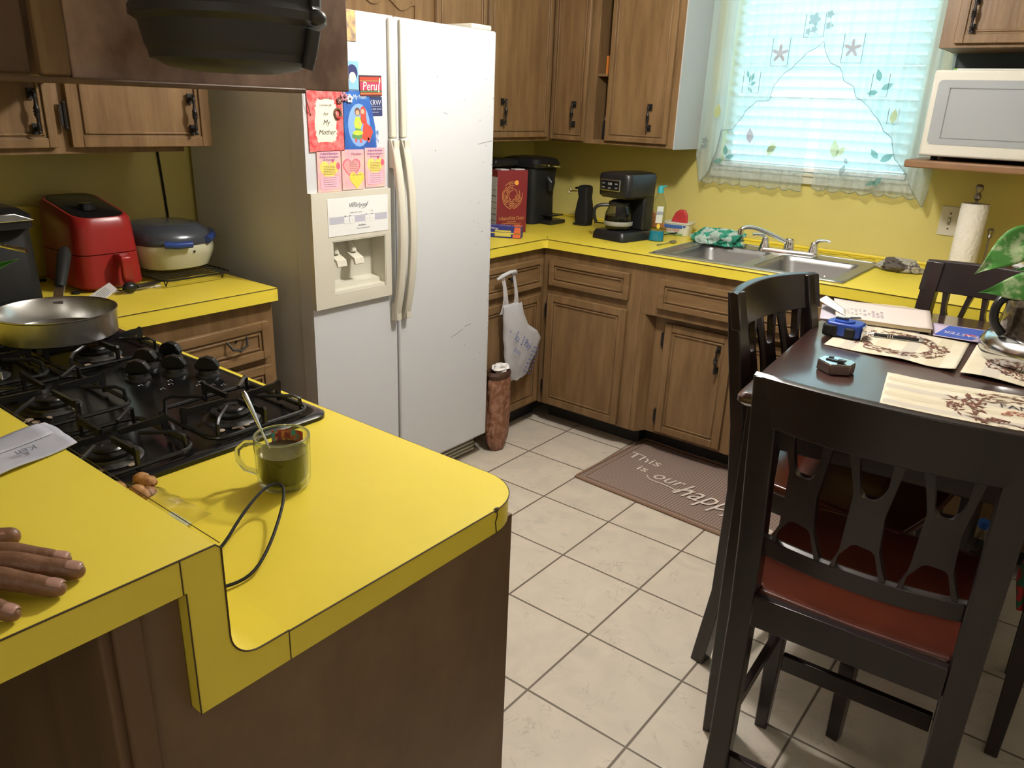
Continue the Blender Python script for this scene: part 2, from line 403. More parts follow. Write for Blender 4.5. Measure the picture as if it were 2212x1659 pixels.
# L shaped sink worktop with hole for the sink: x .02-3.3 , front y=.601, left leg x<.633
wt = thing('worktop', 'yellow laminate corner worktop around the sink with bright edge strip', 'worktop', (.6, 1.0, H-.04))
SX0, SX1, SY0, SY1 = 1.185, 1.905, .665, 1.135
m = MB()
def slab(m, x0, x1, y0, y1, z0=HB, z1=H): m.box(x0, x1, y0, y1, z0, z1)
slab(m, .002, .633, .145, .601); slab(m, .002, SX0, .601, YW-.001); slab(m, SX1, 3.3, .601, YW-.001); slab(m, SX0, SX1, .601, SY0); slab(m, SX0, SX1, SY1, YW-.001)
m.prism([(.633, .601), (.633, .575), (.636, .592), (.646, .601)], 'z', HB, H)
m.build('top', YEL, wt, weld=True, smooth=False)
for (a, b) in (((.6345, .145), (.6345, .575)), ((.6345, .575), (.645, .5995)), ((.645, .5995), (3.3, .5995))):
    seam([(*a, H-.0012), (*b, H-.0012)], wt)
MB().box(.002, 3.3, YW-.014, YW-.001, H, H+.012).build('cove', YEL, wt, bev=.004)
k = MB(); k.tube([(.640, .603, H+.0003), (.60, .66, H+.0003)], .0012, 5); k.build('mitre_joint', SEAM, wt)
# left + peninsula worktop (continuous) with cooktop resting on it
pw = thing('worktop', 'yellow laminate peninsula worktop with rounded corner, holding cooktop and mug', 'worktop', (1.2, -1.6, H-.04))
rc = .085
P = [(.002, -.8594), (.002, -1.868), (XE, -1.868)] + [(XE, YF-rc)] + arc((XE-rc, YF-rc), rc, 0, 90, 10)[1:] + [(.635, YF), (.635, -.8594)]
MB().prism(P[::-1], 'z', HB, H).build('top', YEL, pw, smooth=True)
zz = H-.001
seam([(XE+.0006, -1.868, zz), (XE+.0006, YF-rc, zz)]+[(x, y, zz) for x, y in arc((XE-rc, YF-rc), rc+.0006, 0, 90, 10)][1:]+[(.636, YF+.0006, zz)], pw)
seam([(.6356, YF, zz), (.6356, -.8594, zz), (.002, -.8588, zz)], pw)
seam([(XE+.0004, -1.868, HB), (XE+.0004, -1.868, H)], pw, .0007)
k = MB(); k.tube([(XE+.0004, YF-.085, H), (XE+.0006, YF-.083, H-.012), (XE+.0005, YF-.087, H-.022), (XE+.0005, YF-.084, HB)], .0011, 5); k.ball((XE-.001, YF-.085, H-.002), (.003, .007, .004), 8, 6); k.build('chipped_crack', SEAM, pw)
# raised bar
bt = thing('bar_top', 'raised yellow laminate bar ledge stepping down to the peninsula counter', 'bar counter', (1.2, -2.1, H))
fr = .035
def barprof():
    p = [(-1.868, H), (YS+fr, H)]
    p += [(YS+fr+fr*math.cos(t), H+fr+fr*math.sin(t)) for t in [R(270-90*i/8) for i in range(1, 9)]]
    p += [(YS, BAR-.006), (YS-.006, BAR), (-2.44, BAR), (-2.44, 1.023), (-1.981, 1.023), (-1.981, HB), (-1.868, HB)]
    return p
MB().prism(barprof(), 'x', .002, XE).build('top', YEL, bt, ang=50)
pp = barprof()
seam([(XE+.0006, y, z_) for y, z_ in pp[:13]], bt)
seam([(XE+.0004, -1.984, 1.023), (XE+.0004, -1.984, BAR)], bt, .0007)
seam([(.3, YS-.0008, BAR), (XE, YS-.0008, BAR)], bt, .0005)
seam([(XE+.0006, -1.9815, 1.023), (XE+.0006, -1.9815, HB)], bt, .0008)
# ------------------------------------------------------------ upper cabinets
UB = 1.325; UT = 2.2; UF = 1.01
tu = tf_back(UF); tl = tf_left(.335)
# back wall, left of window: carcass with an open gap (door ajar) showing a shelf
u1 = thing('wall_cabinet', 'brown wall cabinet left of the window with grey end panel', 'cabinet', (.7, 1.1, UB))
b = MB(); b.box(.345, .590, UF, YW-.002, UB, UT); b.box(.656, 1.02, UF, YW-.002, UB, UT); b.box(.590, .656, UF+.2, YW-.002, UB, UT); b.box(.590, .656, UF, UF+.2, UB, 1.345)
b.box(.590, .656, UF+.01, UF+.2, 1.628, 1.64)
b.build('body', WOOD, u1, bev=.001)
MB().box(1.0202, 1.026, UF, YW-.002, UB-.003, UT).build('end_panel', CABGREY, u1, label='grey end panel')
mk_door(tu, .665, .990, 1.343, UT-.02, u1, hpos=(.900, 1.455), fw=.022)
# leftmost door: slightly ajar
dj = thing_j = front(MB(lambda p: (p.x, UF-p.y-.03*(p.x-.345)/.22, p.z)), .345, .565, 1.335, UT-.02, .018).build('door', WOOD, u1, bev=.002)
handle(tf_back(UF-.02), .500, 1.455, .02, dj)
# the things inside the gap
def small(name, mb, m, label, cat, group=None, **k): return tag(mb.build(name, m, **k), label, cat, group)
gb = 'spice things inside the open wall cabinet gap'
x = .628
t = thing('spice_jar', 'dark jar with crumpled foil top at the bottom of the open cabinet gap', 'jar', (x, UF+.07, 1.345))
MB().lathe([(.02, 1.346), (.025, 1.35), (.025, 1.425), (.02, 1.432)], (x, UF+.07, 0)).build('jar_body', mat('dark_blue_glass', (.02, .025, .04), .15), t)
MB().lathe([(.02, 1.4325), (.022, 1.44), (.012, 1.46), (.004, 1.455)], (x, UF+.07, 0), 9).build('foil_top', mat('foil', (.6, .62, .65), .3, metal=.7), t)
small('spice_box', MB().box(.633, .655, UF+.06, UF+.10, 1.6405, 1.69), flat('#b7b39b'), 'cream and yellow spice box on the shelf in the cabinet gap', 'box', bev=.001)
small('spice_tin', MB().box(.606, .622, UF+.05, UF+.09, 1.6405, 1.72), flat('#c9772c'), 'orange spice packet on the shelf in the cabinet gap', 'packet', bev=.001)
# left leg upper cabinet
u2 = thing('wall_cabinet', 'brown wall cabinet over the corner counter right of the fridge', 'cabinet', (.17, .6, UB))
MB().box(.002, .3345, .15, 1.0095, UB, UT).build('body', WOOD, u2, bev=.001)
mk_door(tl, .50, .965, 1.343, UT-.02, u2, hpos=(.60, 1.455), fw=.022)
mk_door(tl, .17, .48, 1.343, UT-.02, u2, fw=.022)
# over-fridge cabinet with scalloped doors
u3 = thing('wall_cabinet', 'brown cabinet above the fridge with scalloped door frames', 'cabinet', (.17, -.35, 1.78))
MB().box(.002, .334, -.86, .149, 1.78, UT).build('body', WOOD, u3, bev=.001)
for a, b_ in ((-.42, .085), (-.84, -.44)):
    o = MB(tl); o.box(a, b_, .001, .012, 1.765, UT-.02); 
    for q in ((a, a+.04), (b_-.04, b_)): o.box(*q, .012, .02, 1.765, UT-.02)
    # scalloped top edge of lower panel
    n = 40; pts = [(a+.04, UT-.02)]
    for i in range(n+1):
        s_ = i/n; u_ = a+.04+(b_-a-.08)*s_
        pts.append((u_, 1.83+.014*math.cos(s_*PI*6)-.012*abs(2*s_-1)))
    pts.append((b_-.04, UT-.02))
    o2 = [o.v((u_, .02, z_)) for u_, z_ in pts]; o3 = [o.v((u_, .012, z_)) for u_, z_ in pts]
    o.f(o2); n2 = len(pts)
    for i in range(n2): o.f([o2[i], o2[(i+1) % n2], o3[(i+1) % n2], o3[i]])
    o.box(a+.04, b_-.04, .02, .026, 1.868, 1.884)
    o.build('door', WOOD, u3, bev=.0015)
# left wall uppers over the coffee corner
u4 = thing('wall_cabinet', 'brown wall cabinet over the air fryer with black iron handles', 'cabinet', (.17, -1.3, 1.31))
MB().box(.002, .309, -2.3, -.94, 1.312, UT).build('body', WOOD, u4, bev=.001)
TU4 = tf_left(.309)
mk_door(TU4, -1.74, -1.318, 1.330, UT-.02, u4, hpos=(-1.372, 1.425), fw=.026)
dj = front(MB(lambda p: (.309+p.y+.055*(p.x+1.283)/.4, p.x, p.z)), -1.283, -.885, 1.330, UT-.02, .030).build('door', WOOD, u4, bev=.002)
handle(tf_left(.309+.048), -.945, 1.425, .02, dj); hinge(TU4, -1.292, 1.415, .018, dj)
# hanging cabinet above the peninsula
HX = 1.55
hc = thing('hanging_cabinet', 'worn brown cabinet hanging from the ceiling above the peninsula cooktop', 'cabinet', (1.0, -1.7, 1.5))
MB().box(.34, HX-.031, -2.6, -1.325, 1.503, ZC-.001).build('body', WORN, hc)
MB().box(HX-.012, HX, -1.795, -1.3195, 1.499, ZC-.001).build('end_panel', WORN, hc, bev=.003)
MB().box(HX-.012, HX+.006, -1.835, -1.797, 1.502, ZC-.001).build('corner_stile', WOOD, hc, bev=.004)
MB().box(HX-.03, HX-.012, -2.6, -1.838, 1.502, ZC-.001).build('side_panel', WOODD, hc, bev=.004)
MB().box(HX-.010, HX+.008, -2.6, -1.42, 1.4935, 1.5015).build('bottom_rail', WOODD, hc, bev=.002)
# black bucket hung on its end
bk = thing('hanging_bucket', 'black ribbed metal bucket hanging against the end of the overhead cabinet', 'bucket', (1.68, -1.635, 1.52))
pf = [(.0, 1.515), (.05, 1.516), (.085, 1.521), (.104, 1.532), (.111, 1.548), (.116, 1.575), (.1265, 1.582), (.1265, 1.592), (.120, 1.600), (.126, 1.70), (.131, 1.705), (.131, 1.715), (.127, 1.72), (.120, 1.72), (.112, 1.58), (.106, 1.53), (.0, 1.529)]
MB().lathe(pf, (1.68, -1.635, 0), 48).build('bucket_body', mat('black_enamel', (.038, .036, .035), .45, spec=.4), bk)
q = MB(); a0 = R(28)
def bp(r, z_): return (1.685+r*math.cos(a0), -1.642+r*math.sin(a0), z_)
q.tube([bp(.110, 1.524), bp(.116, 1.545), bp(.122, 1.572)], [.008, .009, .009], 12); q.ball(bp(.126, 1.587), (.013, .013, .010)); q.tube([bp(.124, 1.6), bp(.130, 1.72)], .008, 12)
q.build('strap', mat('black_enamel', (0, 0, 0)), bk)
q = MB(); q.tube([(HX, -1.642, 1.84), (HX+.04, -1.642, 1.845), (HX+.06, -1.642, 1.83), (HX+.05, -1.642, 1.81)], .005, 8); q.tube([(HX+.06+.07*math.cos(R(t_))*.9+.072, -1.642+.12*math.sin(R(t_)), 1.72+.105*abs(math.cos(R(t_)))) for t_ in range(-88, 89, 11)], .003, 8)
q.build('bail_hook', IRON, bk)
# ------------------------------------------------------------ fridge
fr_ = thing('refrigerator', 'white side by side refrigerator with ice dispenser and magnets', 'refrigerator', (.35, -.31, 0))
F0, F1, FM = -.766, .138, -.389; FX = .690
MB().box(.02, .618, F0+.012, F1-.004, .03, 1.725).build('body', GREY, fr_, bev=.006, label='grey side panel')
MB().box(.02, .60, F0+.03, F1-.03, .0, .03).build('feet_base', TOE, fr_)
def fdoor(y0, y1, name):
    return MB().box(.626, FX, y0, y1, .105, 1.743).build(name, WHT, fr_, bev=.009, bseg=3)
# freezer door with the dispenser recess cut through: build from pieces
fz = MB(); DY0, DY1, DZ0, DZ1 = -.690, -.458, .872, 1.052
fz.box(.626, FX, F0, DY0, .105, 1.743); fz.box(.626, FX, DY1, FM-.006, .105, 1.743); fz.box(.626, FX, DY0, DY1, .105, DZ0); fz.box(.626, FX, DY0, DY1, DZ1, 1.743)
fz.box(.626, .636, DY0, DY1, DZ0, DZ1)
fz_o = fz.build('freezer_door', WHT, fr_, bev=.0, smooth=False, weld=False)
fd_o = fdoor(FM+.006, F1, 'fridge_door')
MB().box(.619, .626, F0+.01, F1-.01, .11, 1.735).build('door_gasket', mat('gasket_grey', (.35, .35, .34), .6), fr_)
# hinge cover
MB().box(.54, .67, .02, .132, 1.7435, 1.762).build('hinge_cover', CREAM, fr_, bev=.005)
# grille
gm = MB(); gm.box(.60, .618, F0+.01, F1-.008, .012, .098)
for i in range(5): gm.box(.618, .636, F0+.02, F1-.018, .018+i*.017, .026+i*.017)
gm.build('base_grille', CREAM, fr_, bev=.002)
# door edge trims and bowed handles
def bow(y, side, par):
    q = MB(); q.box(FX, FX+.016, y-.013, y+.013, 1.368, 1.736); q.build('handle_trim', CREAM, par, bev=.005)
    q = MB(); rings = []
    n = 18
    for i in range(n+1):
        t_ = i/n; zc = 1.366-.63*t_; bow_ = math.sin(PI*t_)**.75
        off = .008+.045*bow_; hw = .0145+.002*bow_
        rings.append([(FX+off-.008, y-hw, zc), (FX+off+.006, y-hw, zc), (FX+off+.013, y-hw*.4, zc), (FX+off+.013, y+hw*.4, zc), (FX+off+.006, y+hw, zc), (FX+off-.008, y+hw, zc)])
    q.loft(rings)
    q.box(FX, FX+.03, y-.012, y+.012, 1.27, 1.362); q.box(FX, FX+.03, y-.012, y+.012, .737, .80)
    q.build('handle', CREAM, par, bev=.002)
bow(FM-.0215, -1, fz_o); bow(FM+.0285, 1, fd_o)
# dispenser
dm = MB(); bz0, bz1, by0, by1 = .834, 1.206, -.766, -.432
dm.box(FX, FX+.017, by0, DY0, bz0, bz1); dm.box(FX, FX+.017, DY1, by1, bz0, bz1); dm.box(FX, FX+.017, DY0, DY1, bz0, DZ0); dm.box(FX, FX+.017, DY0, DY1, DZ1, bz1)
dp = dm.build('dispenser_bezel', CREAM, fz_o, smooth=False)
cv = mat('dispenser_cavity', (.62, .60, .50), .4)
k = MB(); k.box(.637, .640, DY0+.001, DY1-.001, DZ0+.001, DZ1-.001); k.box(.640, FX+.016, DY0+.0005, DY0+.004, DZ0, DZ1); k.box(.640, FX+.016, DY1-.004, DY1-.0005, DZ0, DZ1); k.box(.640, FX+.016, DY0, DY1, DZ1-.004, DZ1-.0005)
k.prism([(.640, DZ0+.001), (FX+.014, DZ0+.001), (FX+.012, DZ0+.012), (FX-.01, DZ0+.014), (FX-.012, DZ0+.028), (.640, DZ0+.034)], 'y', DY0+.005, DY1-.005)
k.build('dispenser_cavity', cv, fz_o)
for yy in (-.650, -.575):
    k = MB(); k.tube([(.650, yy, 1.045), (.668, yy, 1.015), (.672, yy, 1.0)], [.010, .012, .012], 8); k.prism([(.660, 1.003), (.700, .985), (.706, .965), (.70, .962), (.692, .978), (.657, .995)], 'y', yy-.020, yy+.020)
    k.build('dispenser_paddle', CREAM, fz_o, bev=.001)
cp = MB().box(FX+.017, FX+.0185, -.705, -.447, 1.066, 1.186).build('control_panel', WHTP, fz_o, bev=.001)
U = (0, 1, 0); V = (0, 0, 1); PX = FX+.0187
k = MB(); k.shape([(-.124, -.010), (.124, -.010), (.124, .012), (-.124, .012)], (PX, -.576, 1.116), U, V, .0002); k.build('panel_stripe', flat('#b9b8c6'), cp)
k = MB(); k.text('Whirlpool', (PX, -.580, 1.155), U, V, .019, shear=.3); k.tube([(PX+.0006, -.565, 1.148), (PX+.0006, -.548, 1.152), (PX+.0006, -.535, 1.17)], .0006, 4); k.tube([(PX+.0006, -.604, 1.167), (PX+.0006, -.594, 1.171), (PX+.0006, -.585, 1.165)], .0006, 4)
k.text('crushed   ICE   cubed', (PX, -.59, 1.136), U, V, .006); k.text('ultraEase', (PX, -.565, 1.092), U, V, .009); k.text('Water Filtration System', (PX, -.56, 1.083), U, V, .006); k.text('lock', (PX, -.52, 1.136), U, V, .006)
for yy in (-.635, -.615, -.545, -.520): k.shape([(-.003, -.0015), (.003, -.0015), (.003, .0015), (-.003, .0015)], (PX, yy, 1.128), U, V)
for yy in (-.63, -.605, -.54, -.518): k.text('on', (PX, yy, 1.112), U, V, .006)
k.build('lettering', flat('#4a4a55'), cp)
for yy in (-.630, -.606, -.540, -.518): MB().box(PX, PX+.0006, yy-.010, yy+.010, 1.104, 1.126).build('button', WHTP, cp)
# scratches on fridge door
k = MB(); random.seed(3)
for i in range(60):
    yy = random.choice([random.uniform(.0, .12), random.uniform(-.2, .1), .125]); zz = random.uniform(.4, 1.6); s_ = random.uniform(.0008, .0022)
    k.shape([(-s_, -s_*.6), (s_*.8, -s_), (s_, s_*.7), (-s_*.4, s_)], (FX, yy, zz), U, V, .0004)
for (a, b_, c_, d_) in ((.04, 1.34, .125, 1.352), (-.10, .60, -.03, .62), (-.02, .63, .02, .634), (-.15, 1.452, -.13, 1.446)):
    k.shape([(0, 0), (c_-a, d_-b_), (c_-a, d_-b_+.0016), (0, .0016)], (FX, a, b_), U, V, .0004)
k.build('scuff_marks', flat('#4c4a48'), fd_o)
# ------------------------------------------------------------ cards and magnets
def card(name, label, cat, y0, y1, z0, z1, col, tilt=0, th=.0015, x=FX, group=None, decor=(), poly=None):
    t = thing(name, label, cat, (x+.0004, (y0+y1)/2, (z0+z1)/2), group, local=True)
    w, h = (y1-y0)/2, (z1-z0)/2
    (MB().prism([(a*w, b_*h) for a, b_ in poly], 'x', 0, th) if poly else MB().box(0, th, -w, w, -h, h)).build('card_face', col if not isinstance(col, str) else flat(col), t)
    for nm, c_, fn in decor:
        m = MB(); fn(m, w, h, (th, 0, 0)); m.build(nm, flat(c_) if isinstance(c_, str) else c_, t)
    t.rotation_euler = (R(tilt), 0, 0)
    return t
def heart(cx, cy, s, n=24):
    P = []
    for i in range(n):
        a = 2*PI*i/n; P.append((cx+s*.0625*16*math.sin(a)**3, cy+s*.0625*(13*math.cos(a)-5*math.cos(2*a)-2*math.cos(3*a)-math.cos(4*a))))
    return P[::-1]
def circ(cx, cy, r, n=14, ry=None): return [(cx+r*math.cos(2*PI*i/n), cy+(ry or r)*math.sin(2*PI*i/n)) for i in range(n)]
def S(m, pts, o, d=.0004): m.shape(pts, (o[0], o[1], o[2]), (0, 1, 0), (0, 0, 1), d)
def TX(m, s_, y, z_, h, o, w=None, shear=0, d=.0010, align='CENTER'): m.text(s_, (o[0], o[1]+y, o[2]+z_), (0, 1, 0), (0, 0, 1), h, w, align, shear, d)
def blob(m, o, n, fx, sd, d=.0004):
    random.seed(sd)
    for i in range(n): S(m, fx(), o, d+i*.000004)
redpatch = mat('card_red_edge', rgb('#c8363a'), .6, col2='#e8807c', nscale=60)
def d_red_center(m, w, h, o):
    random.seed(5); P = []
    for i in range(60):
        a = 2*PI*i/60; rr = .60+random.uniform(-.05, .05); ex = .45
        c_, s_ = math.cos(a), math.sin(a)
        P.append((w*rr*abs(c_)**ex*(1 if c_ > 0 else -1), h*(rr+.12)*abs(s_)**ex*(1 if s_ > 0 else -1)))
    S(m, P, o)
def d_red_text(m, w, h, o):
    for s_, z_, hh in (('At Christmas', .70, .009), ('a forever gift', .48, .009), ('for', .18, .016), ('My', -.12, .021), ('Mother', -.44, .021)): TX(m, s_, 0, h*z_, hh, o, shear=.3)
card('greeting_card', 'red bordered card reading for My Mother on the freezer door', 'card', -.752, -.617, 1.330, 1.510, redpatch, 1.0, .004, decor=(('cream_center', '#e9dcc8', d_red_center), ('lettering', '#2c3a30', d_red_text)))
blue = mat('card_blue', rgb('#2f66ae'), .6, col2='#2a4f98', nscale=18)
def d_girls(m, w, h, o): 
    S(m, circ(-.012, -.045, .026, 16, .011), o); S(m, [(-.022, -.035), (.0, -.035), (.003, .012), (-.02, .012)], o, .0005)
def d_skin(m, w, h, o): S(m, circ(-.012, .026, .008), o, .0006); S(m, circ(.010, .03, .008), o, .0006); S(m, circ(-.004, -.006, .004), o, .0008)
def d_green(m, w, h, o): S(m, [(-.024, -.02), (.0, -.024), (.006, -.008), (-.004, .014), (-.02, .014), (-.028, -.004)], o, .0007); S(m, circ(-.012, -.035, .022, 14, .008), o, .0007)
def d_dress(m, w, h, o): S(m, [(.004, -.054), (.020, -.060), (.040, -.056), (.052, -.034), (.046, -.018), (.024, -.004), (.012, -.004), (.008, -.03)], o, .0006); S(m, circ(.012, .022, .012, 12, .022), o, .00045)
def d_wt(m, w, h, o): TX(m, 'To My Mom', -.012, h*.74, .018, o, .075, shear=.1)
card('greeting_card', 'blue card with two drawn girls reading To My Mom on the freezer door', 'card', -.612, -.478, 1.328, 1.512, blue, 0, .003, poly=[(-1, -1), (1, -.97), (.94, -.2), (.70, .55), (.52, 1), (-1, 1)], decor=(
    ('drawn_glow', '#7fa4dc', lambda m, w, h, o: (S(m, circ(-.006, -.012, .046, 20, .066), o, .0003))), ('drawn_red_hair', '#b5402f', lambda m, w, h, o: (S(m, circ(.012, .030, .0125, 14, .016), o, .00042), S(m, [(.002, .03), (.022, .03), (.028, -.01), (.0, -.005)], o, .00041))), ('drawn_brown_hair', '#6a4a30', lambda m, w, h, o: S(m, circ(-.012, .029, .0115, 14, .013), o, .00043)),
    ('drawn_boots', '#d05a50', lambda m, w, h, o: (S(m, [(-.026, -.064), (-.016, -.064), (-.018, -.052), (-.024, -.052)], o, .0006), S(m, [(-.006, -.066), (.006, -.066), (.002, -.052), (-.004, -.052)], o, .0006), S(m, [(.030, -.066), (.040, -.062), (.034, -.05), (.028, -.05)], o, .0006))),
    ('drawn_skirt', '#5d8f5a', d_girls), ('drawn_hair_and_dress', '#c44a3c', d_dress), ('drawn_skin', '#d9a184', d_skin), ('drawn_jacket', '#b7c94a', d_green), ('lettering', '#d8e6f0', d_wt)))
pink = mat('card_pink', rgb('#e0a3ae'), .6, col2='#eab9a9', nscale=25)
def lines(m, w, h, o, n, z0, z1, ww, seed):
    random.seed(seed)
    for i in range(n):
        zz = z0+(z1-z0)*i/(n-1); y = -ww
        while y < ww:
            L_ = random.uniform(.004, .010); S(m, [(y, zz), (min(y+L_, ww), zz), (min(y+L_, ww), zz+.0012), (y, zz+.0012)], o, .0012); y += L_+.002
def pcard(y0, y1, z0, z1, tilt, label, kind):
    if kind == 0:
        dec = (('drawn_heart', '#e9cf6a', lambda m, w, h, o: S(m, heart(0, .004, w*.8), o)), ('lower_panel', '#e6b2c2', lambda m, w, h, o: S(m, rrect(-w*.8, w*.8, -h*.85, -h*.25, .006), o, .0008)),
               ('drawn_balloons', '#cc5f77', lambda m, w, h, o: (S(m, circ(w*.75, h*.25, .008, 12, .011), o, .0007), S(m, circ(w*.3, h*.5, .004, 10, .006), o, .0007))),
               ('lettering', '#5a4690', lambda m, w, h, o: (TX(m, 'A Bond Between', 0, h*.82, .009, o, 1.5*w, .2), TX(m, 'Mother and Daughter', 0, h*.66, .009, o, 1.6*w, .2), TX(m, 'Is Forever', 0, h*.52, .009, o, w, .2))),
               ('verse_lines', '#8a6a58', lambda m, w, h, o: (lines(m, w, h, o, 6, h*.25, -h*.15, w*.5, 3), lines(m, w, h, o, 5, -h*.32, -h*.75, w*.55, 4))))
    else:
        dec = (('drawn_heart', '#d8677a', lambda m, w, h, o: S(m, heart(-w*.15, h*.1, w*.82), o)), ('inner_heart', '#e49a98', lambda m, w, h, o: S(m, heart(-w*.15, h*.1, w*.7), o, .0006)),
               ('yellow_heart', '#dccb52', lambda m, w, h, o: S(m, heart(w*.3, -h*.5, w*.68), o, .0008)),
               ('lettering', '#7a4a62', lambda m, w, h, o: (TX(m, 'Mother', w*.3, h*.72, .011, o, w, .2), TX(m, 'For all you do', w*.3, -h*.3, .007, o, w*.8, .2))),
               ('verse_lines', '#7a5a50', lambda m, w, h, o: (lines(m, w, h, o, 6, h*.42, -h*.05, w*.35, 5), )))
    return card('verse_magnet', label, 'magnet', y0, y1, z0, z1, pink, tilt, .004, decor=dec, group='pink verse magnets under the big cards')
pcard(-.726, -.633, 1.207, 1.332, 0, 'pink verse magnet with yellow heart, leftmost above the ice dispenser', 0)
pcard(-.628, -.536, 1.209, 1.334, 0, 'pink verse magnet with a big pink heart, middle one of three', 1)
pcard(-.531, -.444, 1.212, 1.338, 0, 'pink verse magnet with yellow heart, nearest the handle', 0)
stripes = [('#3c2a30', .85, 1.), ('#b5402f', .55, .82), ('#c98a4e', .42, .5), ('#a83a52', -.45, .38), ('#4c7a48', -.62, -.5), ('#c46a3a', -.85, -.68)]
card('souvenir_magnet', 'striped souvenir magnet with white Peru lettering', 'magnet', -.545, -.452, 1.498, 1.560, '#5a2430', 2, .005, decor=tuple(('woven_stripe', c_, (lambda a, b_: lambda m, w, h, o: S(m, [(-w, h*a), (w, h*a), (w, h*b_), (-w, h*b_)], o))(a, b_)) for c_, a, b_ in stripes)+(
    ('lettering', '#f0e8e0', lambda m, w, h, o: TX(m, 'Peru', -.006, -.014, .038, o, .060, .15)), ('drawn_llama', '#e8e0d8', lambda m, w, h, o: S(m, [(.030, -.02), (.034, -.02), (.035, .0), (.040, .012), (.040, .022), (.036, .022), (.034, .008), (.031, .0)], o, .001)),))
card('business_card_magnet', 'navy business card magnet with white KRW lettering', 'magnet', -.530, -.448, 1.437, 1.495, '#2b3560', 1, .001, decor=(('lettering', '#c9cdd8', lambda m, w, h, o: (TX(m, 'KRW', .010, .004, .024, o, .05), TX(m, '206.578.6285 NOW', .004, -.010, .007, o, .066), TX(m, 'krwteam.com', .004, -.019, .006, o, .04))), ('line', '#b8bcc8', lambda m, w, h, o: S(m, [(-.03, -.0005), (.035, -.0005), (.035, .0005), (-.03, .0005)], o))))
card('picture_magnet', 'light blue magnet with drawn dark hair, partly behind the hanging cabinet', 'magnet', -.600, -.547, 1.515, 1.598, '#7fb0d6', -1, .003, decor=(('drawn_hair', '#2b2c5c', lambda m, w, h, o: S(m, circ(.0, .008, .022, 16, .024), o)), ('drawn_face', '#e8dcc0', lambda m, w, h, o: S(m, circ(.001, -.006, .014, 14, .016), o, .0007))))
card('picture_card', 'tan picture card hanging at the top of the freezer door', 'card', -.60, -.553, 1.655, 1.742, mat('tan_picture', rgb('#c9a868'), .6, col2='#7c6a60', nscale=45), 0, .003)
card('picture_magnet', 'small blue magnet below the blue card beside the handle', 'magnet', -.490, -.468, 1.335, 1.392, mat('blue_mag', rgb('#3a6ea8'), .6, col2='#d8d8e0', nscale=70), 0, .0025, x=FX+.0002)
def flower(label, y, z_, s_, c1_, c2_):
    t = thing('flower_magnet', label, 'magnet', (FX+.0056, y, z_), 'small flower magnets on the cards', local=True)
    for i in range(5):
        a = 2*PI*i/5+.3; MB().ball((.002, s_*.62*math.cos(a), s_*.62*math.sin(a)), (.003, s_*.42, s_*.42), 10, 6).build('petal', flat(c1_), t)
    MB().ball((.004, 0, 0), (.003, s_*.3, s_*.3), 10, 6).build('center', flat(c2_), t)
flower('white flower magnet overlapping the blue card', -.590, 1.487, .013, '#e6e2e6', '#5a4a58')
flower('dusty rose flower magnet left of the white one', -.612, 1.492, .014, '#a8707c', '#5c2c34')
flower('brown flower magnet on the red card corner', -.632, 1.480, .011, '#6e4a44', '#ccaaaa')
k = MB(); 
for i in range(14):
    a = 2*PI*i/14; k.ball((FX+.008, -.6395+.012*math.cos(a), 1.443+.014*math.sin(a)), (.003, .0042, .0042), 8, 5)
wr = thing('wreath_magnet', 'small green wreath magnet on the red card', 'magnet', (FX+.008, -.6395, 1.443)); k.build('wreath', mat('wreath_green', rgb('#2f5a34'), .6, col2='#8a2f2c', nscale=200), wr)
k = MB(); 
for s_ in (-1, 1): k.ball((FX+.011, -.6395+s_*.004, 1.430), (.002, .005, .004), 8, 5)
k.build('red_bow', flat('#b5322e'), wr)
k = MB(); k.tube([(FX+.002, -.757, 1.52), (FX+.012, -.760, 1.48), (FX+.010, -.75, 1.45), (FX+.006, -.742, 1.435)], .0012, 6); tag(k.build('hanging_string', flat('#3c4a40')), 'dark string hanging beside the red card on the freezer', 'string')
# ------------------------------------------------------------ left counter appliances
RED = mat('red_plastic', (.27, .016, .014), .3, spec=.5)
af = thing('air_fryer', 'red air fryer with black glossy top and front drawer handle', 'air fryer', (.22, -1.25, H))
def afring(z, g, tilt=0., yl=-1.322, yr=-1.124, xb=.055, xf=.345, r=.045):
    return [(x, y, z+tilt*(.20-x)) for x, y in rrect(xb+g, xf-g, yl+g, yr-g, r, 5)]
q = MB(); q.loft([afring(.920, .012), afring(.930, .002), afring(1.024, .006)]); q.build('base_drawer', RED, af)
q = MB(); q.loft([afring(1.0265, .006), afring(1.11, .010, .12), afring(1.143, .013, .18), afring(1.153, .019, .18)]); q.build('housing', RED, af)
q = MB(); q.loft([afring(1.1525, .024, .18), afring(1.155, .028, .18)]); q.build('top_panel', BLKG, af)
q = MB(); q.text('88:88', (.10, -1.285, 1.1735), (0, 1, 0), (-1, 0, .18), .020); q.shape(circ(0, 0, .006), (.22, -1.23, 1.1522), (0, 1, 0), (-1, 0, .18)); q.build('display_marks', flat('#6a6a6a'), af)
MB().lathe([(.024, 0), (.022, .018), (.020, .02)], (.245, -1.235, 1.146), 20).build('dial', BLKG, af)
q = MB(); q.prism([(.336, 1.022), (.372, 1.028), (.392, 1.020), (.394, .955), (.386, .940), (.376, .946), (.374, .998), (.362, 1.006), (.336, 1.004)], 'y', -1.222, -1.190)
q.build('drawer_handle', RED, af, bev=.004)
MB().lathe([(.012, .9145), (.012, .921)], (.08, -1.33, 0), 10).build('foot', BLKM, af)
for xx, yy in ((.31, -1.33), (.08, -1.16), (.31, -1.165)): MB().lathe([(.012, .9145), (.012, .921)], (xx, yy, 0), 10).build('foot', BLKM, af)
